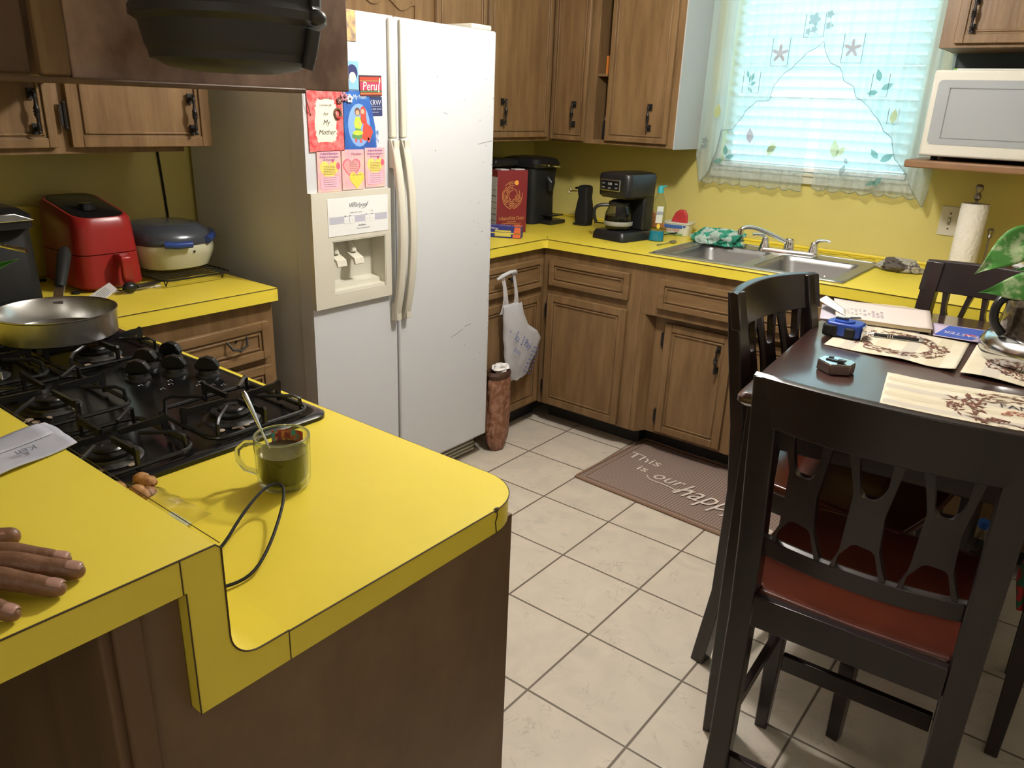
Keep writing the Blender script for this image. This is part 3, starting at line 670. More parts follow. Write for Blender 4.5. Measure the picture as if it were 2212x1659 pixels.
# countertop grill
gr = thing('countertop_grill', 'oval pale grill with dark lid and blue handle next to the fridge', 'appliance', (.24, -1.0, .945))
def ov(z, rx, ry, cx=.235, cy=-.995, n=40, p=2.6, tl=0): 
    out = []
    for i in range(n):
        a = 2*PI*i/n; c_, s_ = math.cos(a), math.sin(a)
        out.append((cx+rx*abs(c_)**(2/p)*(1 if c_ > 0 else -1), cy+ry*abs(s_)**(2/p)*(1 if s_ > 0 else -1), z+tl*c_))
    return out
MB().loft([ov(.948, .10, .095), ov(.955, .125, .112), ov(1.0, .148, .128), ov(1.018, .15, .130), ov(1.03, .146, .128)]).build('body', mat('pale_enamel', (.50, .50, .36), .35), gr)
MB().loft([ov(1.0305, .149, .129), ov(1.045, .15, .131), ov(1.068, .138, .12), ov(1.086, .11, .095), ov(1.092, .06, .05)]).build('lid', mat('lid_dark', (.045, .05, .06), .22), gr)
q = MB(); q.tube([(.375, -1.075, 1.038), (.395, -1.045, 1.036), (.402, -1.0, 1.036)], .011, 10); q.build('blue_handle', mat('blue_trim', (.02, .05, .22), .2), gr)
q = MB(); q.tube([(.385, -.935, 1.042), (.35, -.895, 1.05), (.30, -.875, 1.055)], .012, 10); q.build('blue_latch', mat('blue_trim', (.02, .05, .22), .2), gr)
q = MB(); q.ball((.386, -.985, 1.01), (.003, .004, .004), 8, 6); q.build('button', BLK, gr)
rk = thing('wire_rack', 'black wire rack under the oval grill', 'rack', (.26, -1.0, H+.001))
q = MB(); q.tube([(x, y, .938) for x, y in rrect(.06, .43, -1.12, -.885, .03, 4)]+[(.43, -.915, .938)], .003, 6)
for i in range(13): q.tube([(.075+.028*i, -1.12, .941), (.075+.028*i, -.885, .941)], .0018, 5)
for xx, yy in ((.10, -1.1), (.40, -1.1), (.10, -.905), (.40, -.905)): q.tube([(xx-.015, yy, .938), (xx, yy, .916), (xx+.015, yy, .938)], .002, 5)
q.build('wires', IRON, rk)
# pod coffee machine far left
km = thing('coffee_machine', 'black pod coffee machine with silver lid band, left of the air fryer', 'coffee machine', (.24, -1.52, H))
q = MB(); q.loft([[(x, y, z_) for x, y in rrect(.06+g, .36-g*1.4, -1.60+g, -1.43-g, .03, 4)] for z_, g in ((.915, 0), (1.13, .004), (1.15, .015))]); q.build('body', BLKM, km)
q = MB(); q.loft([[(x, y, z_) for x, y in rrect(.09+g, .40-g, -1.60+g, -1.44-g, .03, 4)] for z_, g in ((1.13, 0), (1.165, 0), (1.18, .02), (1.184, .05))]); q.build('brew_head', BLK, km)
q = MB(); q.prism([(-1.60, 1.150), (-1.600, 1.172), (-1.49, 1.172), (-1.442, 1.152)], 'x', .402, .408); q.build('silver_band', CHROME, km, bev=.002)
q = MB(); q.tube([(.40, -1.55, 1.10), (.45, -1.53, 1.095), (.47, -1.50, 1.085)], .006, 8); q.build('spout_lever', CHROME, km)
q = MB(); q.box(.36, .44, -1.60, -1.445, .9145, .935); q.build('drip_tray', BLKM, km, bev=.004)
tag(MB().prism([(-1.42, H+.001), (-1.272, H+.001), (-1.272, 1.128), (-1.29, 1.137), (-1.42, 1.145)], 'x', .004, .020).build('cutting_board', mat('pale_yellow_board', (.72, .62, .10), .5), bev=.003), 'yellow cutting board leaning on the wall behind the air fryer', 'cutting board')
# small details on the wall: dark gap strip with cord next to the fridge
q = MB(); q.tube([(.004, -.868, 1.30), (.006, -.862, 1.18), (.004, -.855, 1.05), (.02, -.85, .93)], .004, 6); tag(q.build('cable', BLKM), 'dark power cord running down the wall beside the fridge', 'cord')
q = MB(); q.tube([(.44, -1.42, .918), (.41, -1.36, .921), (.378, -1.30, .918), (.37, -1.23, .917), (.378, -1.16, .917), (.385, -1.11, .917)], .0035, 8); tag(q.build('cable', WHTP), 'white power cord in front of the air fryer', 'cord')
q = MB(); q.tube([(.36, -1.10, .925), (.39, -1.14, .93), (.40, -1.19, .93)], .006, 8); q.ball((.405, -1.215, .932), (.017, .022, .017), 14, 9); q.box(.40, .412, -1.25, -1.235, .926, .928); q.box(.40, .412, -1.25, -1.235, .935, .937); tag(q.build('power_plug', BLK), 'black round power plug lying in front of the air fryer', 'plug')
q = thing('paper_tag', 'white paper warning tag on the cord by the frying pan', 'tag', (.42, -1.29, H))
m = MB(); P4 = [(.385, -1.322, .922), (.372, -1.258, .948), (.425, -1.262, .938), (.452, -1.322, .914)]
m.f([m.v(p) for p in P4]); m.build('tag_sheet', PAPER, q, thick=.0008, fixn=False, smooth=False)
m = MB()
for i in range(5):
    u_ = .25+.14*i; a_ = Vector(P4[0]).lerp(Vector(P4[3]), u_); b_ = Vector(P4[1]).lerp(Vector(P4[2]), u_)
    m.tube([a_.lerp(b_, .15)+Vector((.0, 0, .0012)), a_.lerp(b_, .7)+Vector((0, 0, .0012))], .0006, 4)
m.build('printed_lines', flat('#555555'), q)
# ------------------------------------------------------------ cooktop
ck = thing('cooktop', 'black gas cooktop with five burners set in the yellow peninsula', 'cooktop', (1.15, -1.67, H))
CX0, CX1, CY0, CY1 = .70, 1.592, -1.915, -1.428
q = MB(); q.loft([[(x, y, z_) for x, y in rrect(CX0+g, CX1-g, CY0+g, CY1-g, .03, 5)] for z_, g in ((.9145, 0), (.922, 0), (.926, .006), (.926, .02), (.922, .028))]); q.build('surface', BLKG, ck)
GZ = .9225
BR = [(1.475, -1.565, .030), (1.482, -1.795, .030), (1.195, -1.765, .030), (.945, -1.565, .028), (.93, -1.79, .03)]
for bx_, by_, br in BR:
    o = MB().lathe([(.052, GZ), (.048, GZ+.003), (.040, GZ+.004), (.039, GZ+.008)], (bx_, by_, 0), 32).build('burner', mat('burner_base', (.10, .095, .09), .5, metal=.6, col2=(.03, .03, .03), nscale=40), ck)
    MB().lathe([(.035, GZ+.008), (.037, GZ+.011), (.037, GZ+.015), (.034, GZ+.0165), (.025, GZ+.0165), (.023, GZ+.013)], (bx_, by_, 0), 32).build('burner_ring', BLKM, o)
    MB().lathe([(.023, GZ+.014), (.024, GZ+.018), (.021, GZ+.021), (.010, GZ+.021), (.009, GZ+.0195)], (bx_, by_, 0), 28).build('burner_cap', BLK, o)
    q = MB(); q.tube([(bx_+.042, by_+.022, GZ), (bx_+.042, by_+.022, GZ+.016)], .003, 8); q.build('igniter', WHTP, o)
q = MB(); random.seed(9)
for bx_, by_, br in BR[:4]:
    for i in range(5):
        q.ball((bx_+.035+random.uniform(0, .035), by_-.02+random.uniform(-.04, .05), GZ+.001), (random.uniform(.004, .011), random.uniform(.004, .008), .0012), 8, 5)
q.build('burnt_food_residue', mat('residue', (.35, .27, .20), .8), ck)['kind'] = 'stuff'
gmat = mat('grate_enamel', (.014, .014, .015), .25, spec=.55)
def grate(cx, cy, hx, hy):
    t = MB()
    zt = GZ+.040
    # low frame loop with rounded corners
    P = rrect(cx-hx, cx+hx, cy-hy, cy+hy, .028, 4); t.tube([(x, y, GZ+.012) for x, y in P]+[(*P[0], GZ+.012)], .0042, 8)
    # radial fins, blade shaped
    for a in (0, 90, 180, 270):
        ca, sa = math.cos(R(a)), math.sin(R(a)); L_ = hx if a % 180 == 0 else hy
        pts = [(.018, zt), (L_*.9, zt+.002), (L_*1.0, zt+.006), (L_*1.04, zt+.001), (L_*1.02, GZ+.004), (L_*.96, GZ+.004), (L_*.93, zt-.012), (L_*.5, zt-.010), (.022, zt-.010)]
        A_ = [t.v((cx+r*ca-sa*.0028, cy+r*sa+ca*.0028, z_)) for r, z_ in pts]; B_ = [t.v((cx+r*ca+sa*.0028, cy+r*sa-ca*.0028, z_)) for r, z_ in pts]
        t.f(A_); t.f(B_[::-1]); n = len(pts)
        for i in range(n): t.f([A_[i], A_[(i+1) % n], B_[(i+1) % n], B_[i]])
    for a in (45, 135, 225, 315):
        ca, sa = math.cos(R(a)), math.sin(R(a)); L_ = math.hypot(hx, hy)*.86
        t.tube([(cx+r*ca, cy+r*sa, z_) for r, z_ in ((L_*.42, zt-.001), (L_*.9, zt), (L_, zt-.006), (L_*1.02, GZ+.006))], .0036, 6)
    return t.build('grate', gmat, ck)
grate(1.475, -1.560, .098, .100); grate(1.475, -1.792, .098, .100); grate(1.195, -1.765, .118, .100); grate(.945, -1.565, .105, .105); grate(.93, -1.795, .105, .1)
def cknob(x, y, a):
    o = MB().lathe([(.026, GZ), (.025, GZ+.004), (.020, GZ+.006), (.018, GZ+.014)], (x, y, 0), 24).build('knob', BLK, ck)
    q = MB(lambda p: (x+p.x*math.cos(a)-p.y*math.sin(a), y+p.x*math.sin(a)+p.y*math.cos(a), p.z))
    q.prism([(-.022, GZ+.014), (-.026, GZ+.022), (-.016, GZ+.038), (.0, GZ+.043), (.016, GZ+.038), (.026, GZ+.022), (.022, GZ+.014)], 'y', -.008, .008); q.build('knob_grip', BLK, o, bev=.002)
for x, y, a in ((1.097, -1.530, .6), (1.160, -1.580, .75), (1.090, -1.468, .5), (1.182, -1.512, .7), (1.240, -1.470, .7)): cknob(x, y, a)
q = MB()
for i, (x, y) in enumerate(((1.215, -1.545), (1.235, -1.555), (1.28, -1.52), (1.30, -1.50), (1.25, -1.58), (1.20, -1.60), (1.265, -1.505), (1.315, -1.485))):
    q.shape(circ(0, 0, .0022, 8), (x, y, GZ+.0002), (1, 0, 0), (0, 1, 0)); q.shape([(-.006, .006), (.006, .006), (.006, .0068), (-.006, .0068)], (x, y, GZ+.0002), (1, 0, 0), (0, 1, 0))
q.build('printed_burner_marks', flat('#b5b5b0'), ck)
# frying pan
pn = thing('frying_pan', 'stainless steel deep skillet on the back burner with black handle', 'pan', (.865, -1.608, .962))
pc = (.868, -1.606, 0)
MB().lathe([(.116, .965), (.121, .968), (.123, 1.018), (.1255, 1.0205), (.1255, 1.0225), (.1235, 1.0225), (.120, 1.018), (.113, .972), (.10, .969), (.01, .969)], pc, 56).build('pan_body', STEEL, pn)
MB().lathe([(.114, .9645), (.121, .9675), (.120, .969)], pc, 48, cap=False).build('burnt_base_rim', BLKM, pn)
hd = Vector((.735-.868, -1.545+1.606, 0)).normalized(); hs = Vector(pc)+hd*.121
p0 = Vector((hs.x, hs.y, 1.008)); p3 = Vector((.585, -1.452, 1.098))
q = MB(); q.tube([p0-hd*.004, p0.lerp(p3, .12)+Vector((0, 0, .004)), p0.lerp(p3, .3)], .008, 4, sq=(1.3, .35)); q.build('handle_bracket', STEEL, pn)
q = MB(); q.tube([p0.lerp(p3, .27), p0.lerp(p3, .33), p0.lerp(p3, .6), p0.lerp(p3, .9), p3], [.010, .013, .0155, .0165, .011], 12); q.build('pan_handle', BLKM, pn)
# pot holder of utensil: black utensils lying behind pan
# ------------------------------------------------------------ peninsula things
mg = thing('glass_mug', 'clear glass mug of black coffee standing on the yellow counter', 'mug', (1.757, -1.655, H))
mc = (1.757, -1.655, 0)
MG = glassy('mug_glass', (.93, .96, .90), ior=1.6)
MB().lathe([(.030, .915), (.037, .918), (.040, .925), (.041, .936), (.0425, .996), (.0415, .999), (.0395, .996), (.038, .936), (.034, .926), (.01, .924)], mc, 48).build('mug_body', MG, mg)
MB().lathe([(.034, .927), (.0372, .937), (.0388, .9725), (.0, .973)], mc, 48).build('coffee', mat('black_coffee', (.020, .020, .007), .12), mg)
q = MB(); q.tube([(mc[0]+.0410*math.cos(2*PI*i/40), mc[1]+.0410*math.sin(2*PI*i/40), .9985) for i in range(41)], .0018, 8); q.build('rim', mat('glass_handle', (.75, .78, .6), .08, trans=.9, ior=1.45), mg)
MB().lathe([(.0384, .9732), (.0382, .9737), (.0, .9738)], mc, 40).build('coffee_surface', mat('coffee_surface', (.075, .062, .034), .22), mg)  # lighter disc on the coffee; the room's reflection is painted into its colour
lv = Vector((-.786, -.618, 0)); q = MB()
q.tube([Vector((mc[0], mc[1], z_))+lv*r for r, z_ in ((.041, .985), (.058, .984), (.070, .972), (.070, .955), (.060, .940), (.040, .934))], .0045, 10); q.build('mug_handle', mat('glass_handle', (.75, .78, .6), .08, trans=.9, ior=1.45), mg)
def mugarc(r, a0, a1, z0, z1, n=14):
    m_ = MB(); bd = math.atan2(.67, -.75)
    m_.grid(lambda u, v: (mc[0]+r*math.cos(bd+R(a0+(a1-a0)*u)), mc[1]+r*math.sin(bd+R(a0+(a1-a0)*u)), z0+(z1-z0)*v), n, 3); return m_
mugarc(.0392, -48, 30, .968, .992).build('printed_picture', mat('mug_print', rgb('#3f9a8c'), .5, col2='#b8492f', nscale=90, contrast=(.45, .5)), mg, fixn=False)
mugarc(.0390, -12, 22, .972, .989).build('printed_picture', mat('mug_print_orange', rgb('#c98a3a'), .5, col2='#8a3a3a', nscale=120, contrast=(.45, .5)), mg, fixn=False)
q = MB(); s0 = Vector((1.775, -1.668, .932)); s1 = Vector((1.664, -1.655, 1.046))
q.tube([s0, s0.lerp(s1, .3), s0.lerp(s1, .55), s0.lerp(s1, .8), s0.lerp(s1, .96), s1], [.002, .002, .0022, .004, .0048, .003], 10, ); q.ball(s0, (.013, .009, .006), 12, 8)
tag(q.build('teaspoon', CHROME), 'steel teaspoon standing in the glass mug of coffee', 'spoon')
cb = MB(); cpts = [(1.84, -1.903, .926), (1.868, -1.865, .922), (1.872, -1.838, .930), (1.835, -1.780, .945), (1.806, -1.725, .953), (1.808, -1.700, .953), (1.83, -1.706, .951), (1.868, -1.74, .944), (1.915, -1.795, .93), (1.937, -1.835, .920), (1.935, -1.868, .918), (1.925, -1.903, .926)]
def smooth_pts(P, it=2):
    P = [Vector(p) for p in P]
    for _ in range(it):
        Q = [P[0]]
        for a, b in zip(P, P[1:]): Q += [a.lerp(b, .25), a.lerp(b, .75)]
        P = Q+[P[-1]]
    return P
cb.tube(smooth_pts(cpts), .0022, 8); tag(cb.build('charging_cable', BLKM), 'thin black charging cable looped on the peninsula in front of the mug', 'cable')
# bag of pastry
bg = thing('pastry_bag', 'clear plastic zip bag holding browned pastry behind the raised ledge', 'bag', (1.66, -1.84, H))
q = MB(); random.seed(11)
for i in range(16):
    q.ball((1.655+random.uniform(-.035, .04), -1.838+random.uniform(-.028, .026), .925+random.uniform(0, .014)), (random.uniform(.009, .017), random.uniform(.009, .015), .009), 8, 6)
q.build('pastry', mat('pastry_brown', rgb('#b98a55'), .7, col2='#7a4a22', nscale=60), bg)
q = MB(); q.grid(lambda u, v: (1.585+.135*u+.045*u*u, -1.895+.10*v+.01*u, .919+.030*math.sin(PI*min(1, u*1.15))*math.sin(PI*v)*(1-u*.5)+.002*math.sin(u*30+v*9)), 20, 10)
q.build('plastic_film', glassy('bag_film', (.96, .96, .95), .15, 1.35), bg, fixn=False)
q = MB(); q.box(1.715, 1.765, -1.825, -1.817, .9165, .9185); o = q.build('zip_strip', mat('zip_clear', (.62, .66, .5), .3), bg)
# envelope on the bar
ev = thing('envelope', 'crumpled white envelope with a pencilled name on the raised ledge', 'envelope', (1.7, -2.03, BAR))
A_, B_, C_, D_ = Vector((1.626, -1.930, 0)), Vector((1.720, -1.930, 0)), Vector((1.775, -2.12, 0)), Vector((1.665, -2.12, 0))
def evf(u, v):
    p = A_.lerp(B_, u).lerp(D_.lerp(C_, u), v); return (p.x, p.y, BAR+.0025+.003*abs(math.sin(u*5+v*7))*(1-abs(2*u-1))+.0016*math.sin(v*11+u*3)+.0016)
MB().grid(evf, 14, 20).build('envelope_sheet', mat('envelope_paper', rgb('#c3c3cc'), .7, col2='#aeb0bd', nscale=14), ev, thick=.0012, fixn=False)
q = MB(); q.grid(lambda u, v: (lambda p: (p[0], p[1], p[2]+.0016))(evf(.02+.5*u*(1-v*.0), .05+.62*v)), 6, 8); q.build('envelope_flap', mat('envelope_paper', (0, 0, 0)), ev, thick=.0006, fixn=False)
q = MB(); q.text('Ken', (1.705, -1.985, BAR+.0095), (.25, -.95, 0), (.95, .25, 0), .02, .026, shear=.4); q.build('handwriting', flat('#5c6170'), ev)
# ------------------------------------------------------------ hand on the bar
SK = mat('brown_skin', (.17, .085, .045), .42, col2=(.225, .115, .065), nscale=55, bump=.16, bscale=160, sub=.06)
hn = thing('person', 'hand of a person resting palm down on the raised yellow ledge', 'person', (1.93, -2.15, BAR))
hm = MB(); ZB_ = BAR+.0006
tips = [((1.990, -2.058), (1.932, -2.115), .0088), ((2.017, -2.058), (1.946, -2.125), .0092), ((2.032, -2.081), (1.961, -2.139), .0090), ((2.040, -2.121), (1.975, -2.158), .0080)]
nails = []
def hand_tube(P, r): 
    n = len(P); Q = []
    for i in range(n): Q.append(Vector(P[i]))
    hm.tube(Q, r, 14); hm.ball(Q[-1], r[-1], 14, 8)
for (tx, ty), (kx, ky), r in tips:
    t_ = Vector((tx, ty, ZB_+r*.86)); k_ = Vector((kx, ky, ZB_+.020)); d_ = (t_-k_)
    P = [k_, k_.lerp(t_, .38)+Vector((0, 0, .0030)), k_.lerp(t_, .45)+Vector((0, 0, .0030)), k_.lerp(t_, .70)+Vector((0, 0, .0018)), k_.lerp(t_, .76)+Vector((0, 0, .0014)), k_.lerp(t_, .93), t_-d_.normalized()*r*.35]
    hand_tube(P, [r*1.10, r*1.12, r*1.16, r*1.0, r*1.04, r*.93, r*.82]); nails.append((t_, d_.normalized(), r))
    w_ = Vector((1.893, -2.187, ZB_+.024)); hm.tube([k_, k_.lerp(w_, .5), w_.lerp(k_, .1)], [r*1.15, .0135, .016], 12)
th = [Vector((1.893, -2.170, ZB_+.020)), Vector((1.888, -2.128, ZB_+.017)), Vector((1.898, -2.100, ZB_+.012)), Vector((1.912, -2.077, ZB_+.0105))]
hand_tube(th, [.014, .0125, .0112, .0095]); nails.append((th[-1], (th[-1]-th[-2]).normalized(), .0095))
hm.ball((1.925, -2.152, ZB_+.019), (.040, .036, .014), 18, 10)
dirf = Vector((-.72, -.69, 0)); w0 = Vector((1.90, -2.185, ZB_+.022))
hm.tube([w0-dirf*.02, w0, w0+dirf*.03+Vector((0, 0, .004)), w0+dirf*.10+Vector((0, 0, .014)), w0+dirf*.20+Vector((0, 0, .03))], [.020, .025, .026, .032, .038], 18)
ho = hm.build('hand', SK, hn)
md = ho.modifiers.new('r', 'REMESH'); md.mode = 'VOXEL'; md.voxel_size = .0011; md.use_smooth_shade = True
md = ho.modifiers.new('s', 'SMOOTH'); md.iterations = 5; md.factor = .5
NAIL = mat('fingernail', (.44, .25, .20), .22, spec=.5)
for t_, d_, r in nails:
    q = MB(); side = d_.cross(Vector((0, 0, 1))).normalized(); c_ = t_-d_*r*.55
    q.grid(lambda u, v: c_+d_*(r*1.55*(u-.48))+side*(r*.72*(2*v-1)*(1-.25*abs(2*u-1)**3))+Vector((0, 0, 1))*(r*1.02*math.sqrt(max(0, 1-(.68*(2*v-1))**2))-r*.10*u*u-r*.02-.55*r*max(0, u-.8)), 8, 8)
    q.build('fingernail', NAIL, hn, thick=.0005, fixn=False)
# sleeve end just out of view
q = MB(); w1 = w0+dirf*.13+Vector((0, 0, .018)); q.tube([w1, w1+dirf*.10+Vector((0, 0, .014))], [.042, .047], 18); q.build('sleeve', mat('dark_sleeve', (.03, .03, .04), .8), hn)
# potted plant leaf at the left edge: plant stands on the bar
pl = thing('potted_plant', 'green leafy plant at the left edge over the raised ledge, one leaf tip showing', 'plant', (1.62, -2.25, BAR))
MB().lathe([(.04, BAR), (.055, BAR+.002), (.065, BAR+.10), (.06, BAR+.10), (.055, BAR+.09), (.0, BAR+.09)], (1.62, -2.25, 0), 24).build('flower_pot', mat('terracotta', (.35, .13, .06), .8), pl)
LEAF = mat('pothos_leaf', rgb('#3f7a2c'), .32, col2='#6f9a55', nscale=14, contrast=(.5, .62), spec=.5)
def leaf(base, tip, w, droop=.02, nrm=(0, 0, 1), m=LEAF, par=None, name='leaf', fold=.25, stem=None):
    b_, t_ = Vector(base), Vector(tip); d_ = t_-b_; L_ = d_.length; d_.normalize(); N_ = Vector(nrm); N_ = (N_-d_*N_.dot(d_)).normalized(); s_ = d_.cross(N_)
    def f(u, v):
        ww = w*(1.35*math.sin(PI*min(1, u*.97+.03)**.62))*(1-u)**.28 if u < 1 else 0
        x = 2*v-1
        back = -.10*L_*abs(x)*(1-u)**4
        return b_+d_*(L_*u+back)+s_*(ww*x*.62)+N_*(fold*ww*abs(x)*.6-droop*u*u+.012*w/.03*math.sin(u*9)*abs(x)*.2)
    o = MB().grid(f, 16, 10).build(name, m, par, thick=.0006, fixn=False)
    return o
leaf((1.70, -2.12, 1.255), (1.816, -2.0, 1.322), .036, nrm=(.75, -.75, .1), par=pl)
leaf((1.64, -2.22, 1.24), (1.56, -2.13, 1.27), .03, par=pl); leaf((1.60, -2.26, 1.23), (1.52, -2.34, 1.25), .03, par=pl)
q = MB(); q.tube([(1.62, -2.25, 1.15), (1.66, -2.18, 1.23), (1.70, -2.12, 1.265)], .0025, 6); q.tube([(1.62, -2.25, 1.15), (1.64, -2.22, 1.24)], .0025, 6); q.tube([(1.62, -2.25, 1.15), (1.60, -2.26, 1.23)], .0025, 6); q.build('stem', mat('stem_green', rgb('#4f7a35'), .5), pl)
# ------------------------------------------------------------ sink and faucet
sk = thing('sink', 'double bowl stainless steel sink set in the yellow worktop', 'sink', (1.55, .93, H))
RX0, RX1, RY0, RY1 = 1.145, 1.945, .642, 1.185
q = MB(); bowls = [(1.205, 1.525, .695, 1.075), (1.575, 1.895, .695, 1.075)]
def frame_with_holes(m, z):
    xs = [RX0, bowls[0][0], bowls[0][1], bowls[1][0], bowls[1][1], RX1]; ys = [RY0, bowls[0][2], bowls[0][3], RY1]
    for i in range(5):
        for j in range(3):
            if j == 1 and i in (1, 3): continue
            m.box(xs[i], xs[i+1], ys[j], ys[j+1], z, z+.0035)
m0 = MB(); frame_with_holes(m0, H+.0008); bmesh.ops.remove_doubles(m0.bm, verts=m0.bm.verts, dist=1e-5)
m0.build('rim', SINKM, sk, smooth=False)
q = MB(); q.tube([(x, y, H+.0035) for x, y in rrect(RX0+.006, RX1-.006, RY0+.006, RY1-.006, .03, 5)]+[(RX1-.006, RY1-.036, H+.0035)], .005, 8); q.build('rim_bead', SINKM, sk)
for i, (a, b_, c_, d_) in enumerate(bowls):
    q = MB(); rr = [(0, H+.0045, .035), (.004, H+.001, .04), (.010, H-.02, .045), (.018, .80, .05), (.035, .762, .05), (.07, .756, .05)]
    rings = [[(x, y, z_) for x, y in rrect(a-.004+g, b_+.004-g, c_-.004+g, d_+.004-g, r_, 6)] for g, z_, r_ in rr]
    q.loft(rings, cap=False); q.f([q.v(p) for p in [(x, y, .756) for x, y in rrect(a+.066, b_-.066, c_+.066, d_-.066, .05, 6)]])
    # rounded corner fillets on the rim
    q.build('bowl', SINKM, sk, weld=True, fixn=False)
    MB().lathe([(.042, .7575), (.040, .760), (.030, .759), (.0, .757)], ((a+b_)/2, (c_+d_)/2, 0), 24).build('drain', CHROME, sk)
    for sx_, sy_ in ((a, c_), (b_, c_), (a, d_), (b_, d_)):
        q = MB(); ex = .033; dx = 1 if sx_ == a else -1; dy = 1 if sy_ == c_ else -1
        pts = [(sx_, sy_)]+[(sx_+dx*(ex-ex*math.sin(R(t_))), sy_+dy*(ex-ex*math.cos(R(t_)))) for t_ in range(0, 91, 15)]
        q.prism(pts, 'z', H+.0009, H+.0042); q.build('rim_corner', SINKM, sk, smooth=False)
q = MB(); q.tube([(1.30+.03*math.cos(R(t_)), .80, .765+.04*math.sin(R(t_))) for t_ in range(0, 181, 15)], .002, 6); tag(q.build('strainer_loop', CHROME), 'thin steel strainer handle standing in the left sink bowl', 'strainer')
q = MB(); q.lathe([(.035, .7605), (.075, .762), (.095, .785), (.097, .786), (.075, .767), (.0, .765)], (1.77, .84, 0), 36); tag(q.build('bowl', mat('white_china', (.62, .63, .60), .25)), 'white bowl lying in the right sink bowl', 'bowl')
q = MB(); q.tube([(1.70, .87, .775), (1.77, .85, .80), (1.822, .84, .885)], [.004, .0025, .006], 8); q.ball((1.822, .84, .885), (.010, .005, .014), 10, 6); tag(q.build('fork', CHROME), 'steel fork leaning up out of the right sink bowl', 'fork')
fc = thing('faucet', 'chrome two handle kitchen faucet with long spout turned left', 'faucet', (1.57, 1.13, H))
fa = Vector((1.455, 1.105, 0)); fb = Vector((1.690, 1.14, 0)); fd = (fb-fa).normalized(); fn_ = Vector((-fd.y, fd.x, 0)); fm = (fa+fb)/2
FZ = H+.0045
q = MB(lambda p: tuple(fm+fd*p.x+fn_*p.y+Vector((0, 0, p.z)))); q.loft([[(x, y, z_) for x, y in rrect(-.13+g, .13-g, -.028+g, .028-g, .026-g*.5, 6)] for z_, g in ((FZ, 0), (FZ+.010, .001), (FZ+.016, .006))]); q.build('deck_plate', CHROME, fc)
q = MB(); q.lathe([(.024, FZ+.014), (.023, FZ+.03), (.019, FZ+.045), (.020, FZ+.058), (.016, FZ+.064), (.0, FZ+.065)], fm, 24); sp = q.build('spout_base', CHROME, fc)
q = MB(); q.tube(smooth_pts([(fm.x, fm.y, FZ+.040), (fm.x-.05, fm.y-.03, FZ+.068), (fm.x-.12, fm.y-.08, FZ+.100), (fm.x-.155, fm.y-.105, FZ+.105), (fm.x-.175, fm.y-.12, FZ+.098), (fm.x-.178, fm.y-.122, FZ+.085)], 2), .0095, 12); q.tube([(fm.x-.178, fm.y-.122, FZ+.095), (fm.x-.179, fm.y-.123, FZ+.070)], .0125, 14); q.build('spout', CHROME, sp)
for s_ in (-1, 1):
    c_ = fm+fd*.103*s_
    o = MB().lathe([(.024, FZ+.012), (.022, FZ+.022), (.016, FZ+.040), (.0155, FZ+.052), (.010, FZ+.060)], c_, 24).build('valve_base', CHROME, fc)
    q = MB(); e_ = (-.75, -.45) if s_ < 0 else (.9, .2)
    q.tube([(c_.x, c_.y, FZ+.05), (c_.x+e_[0]*.015, c_.y+e_[1]*.015, FZ+.066), (c_.x+e_[0]*.045, c_.y+e_[1]*.045, FZ+.070), (c_.x+e_[0]*.068, c_.y+e_[1]*.068, FZ+.067)], [.010, .009, .0055, .0065], 12); q.build('lever', CHROME, o)
from mathutils import noise as mnoise
def cloth(name, cx, cy, rx, ry, h, m, label, rot=0, seed=1, z0=H+.001):
    q = MB(); nu, nv = 90, 30; off = Vector((seed*3.1, seed*1.7, 0))
    def f(u, v):
        a = 2*PI*u; el = PI/2*(1-v)
        d = Vector((math.cos(a)*math.cos(el), math.sin(a)*math.cos(el), math.sin(el)))
        n1 = mnoise.noise(d*1.6+off); n2 = 1-2*abs(mnoise.noise(d*3.4+off*2)); n3 = 1-2*abs(mnoise.noise(d*7.5+off*3))
        k = 1+.34*n1+.20*(n2-.5)+.05*(n3-.5)
        x, y, z_ = rx*k*d.x, ry*k*d.y, max(0, h*(d.z**.75)*(.72+.55*(k-.75)+.10*n3))
        c_, s_ = math.cos(rot), math.sin(rot)
        return (cx+x*c_-y*s_, cy+x*s_+y*c_, z0+.002+z_)
    return MB().grid(f, nu, nv).build(name, m, thick=.002, fixn=False)
def check_mat(name, a, b_, sc):
    m = bpy.data.materials.new(name); m.use_nodes = True; nt = m.node_tree; b2 = nt.nodes['Principled BSDF']; b2.inputs['Roughness'].default_value = .9
    tc = nt.nodes.new('ShaderNodeTexCoord'); mp = nt.nodes.new('ShaderNodeMapping'); mp.inputs['Rotation'].default_value = (.3, .5, .6); c_ = nt.nodes.new('ShaderNodeTexChecker')
    c_.inputs['Scale'].default_value = sc; c_.inputs['Color1'].default_value = (*rgb(a), 1); c_.inputs['Color2'].default_value = (*rgb(b_), 1)
    n = nt.nodes.new('ShaderNodeTexNoise'); n.inputs['Scale'].default_value = 6; mx = nt.nodes.new('ShaderNodeVectorMath'); mx.operation = 'MULTIPLY_ADD'; mx.inputs[1].default_value = (.04,)*3
    nt.links.new(tc.outputs['Object'], mp.inputs[0]); nt.links.new(tc.outputs['Object'], n.inputs['Vector']); nt.links.new(n.outputs['Color'], mx.inputs[0]); nt.links.new(mp.outputs[0], mx.inputs[2])
    nt.links.new(mx.outputs[0], c_.inputs[0]); nt.links.new(c_.outputs[0], b2.inputs['Base Color']); return m
o = cloth('dish_cloth', 1.245, 1.12, .130, .085, .070, check_mat('green_check_cloth', '#2f8a70', '#a9bcb0', 17), '', -.25, 4, H+.004); tag(o, 'crumpled green and white checked dish cloth behind the left sink bowl', 'cloth')
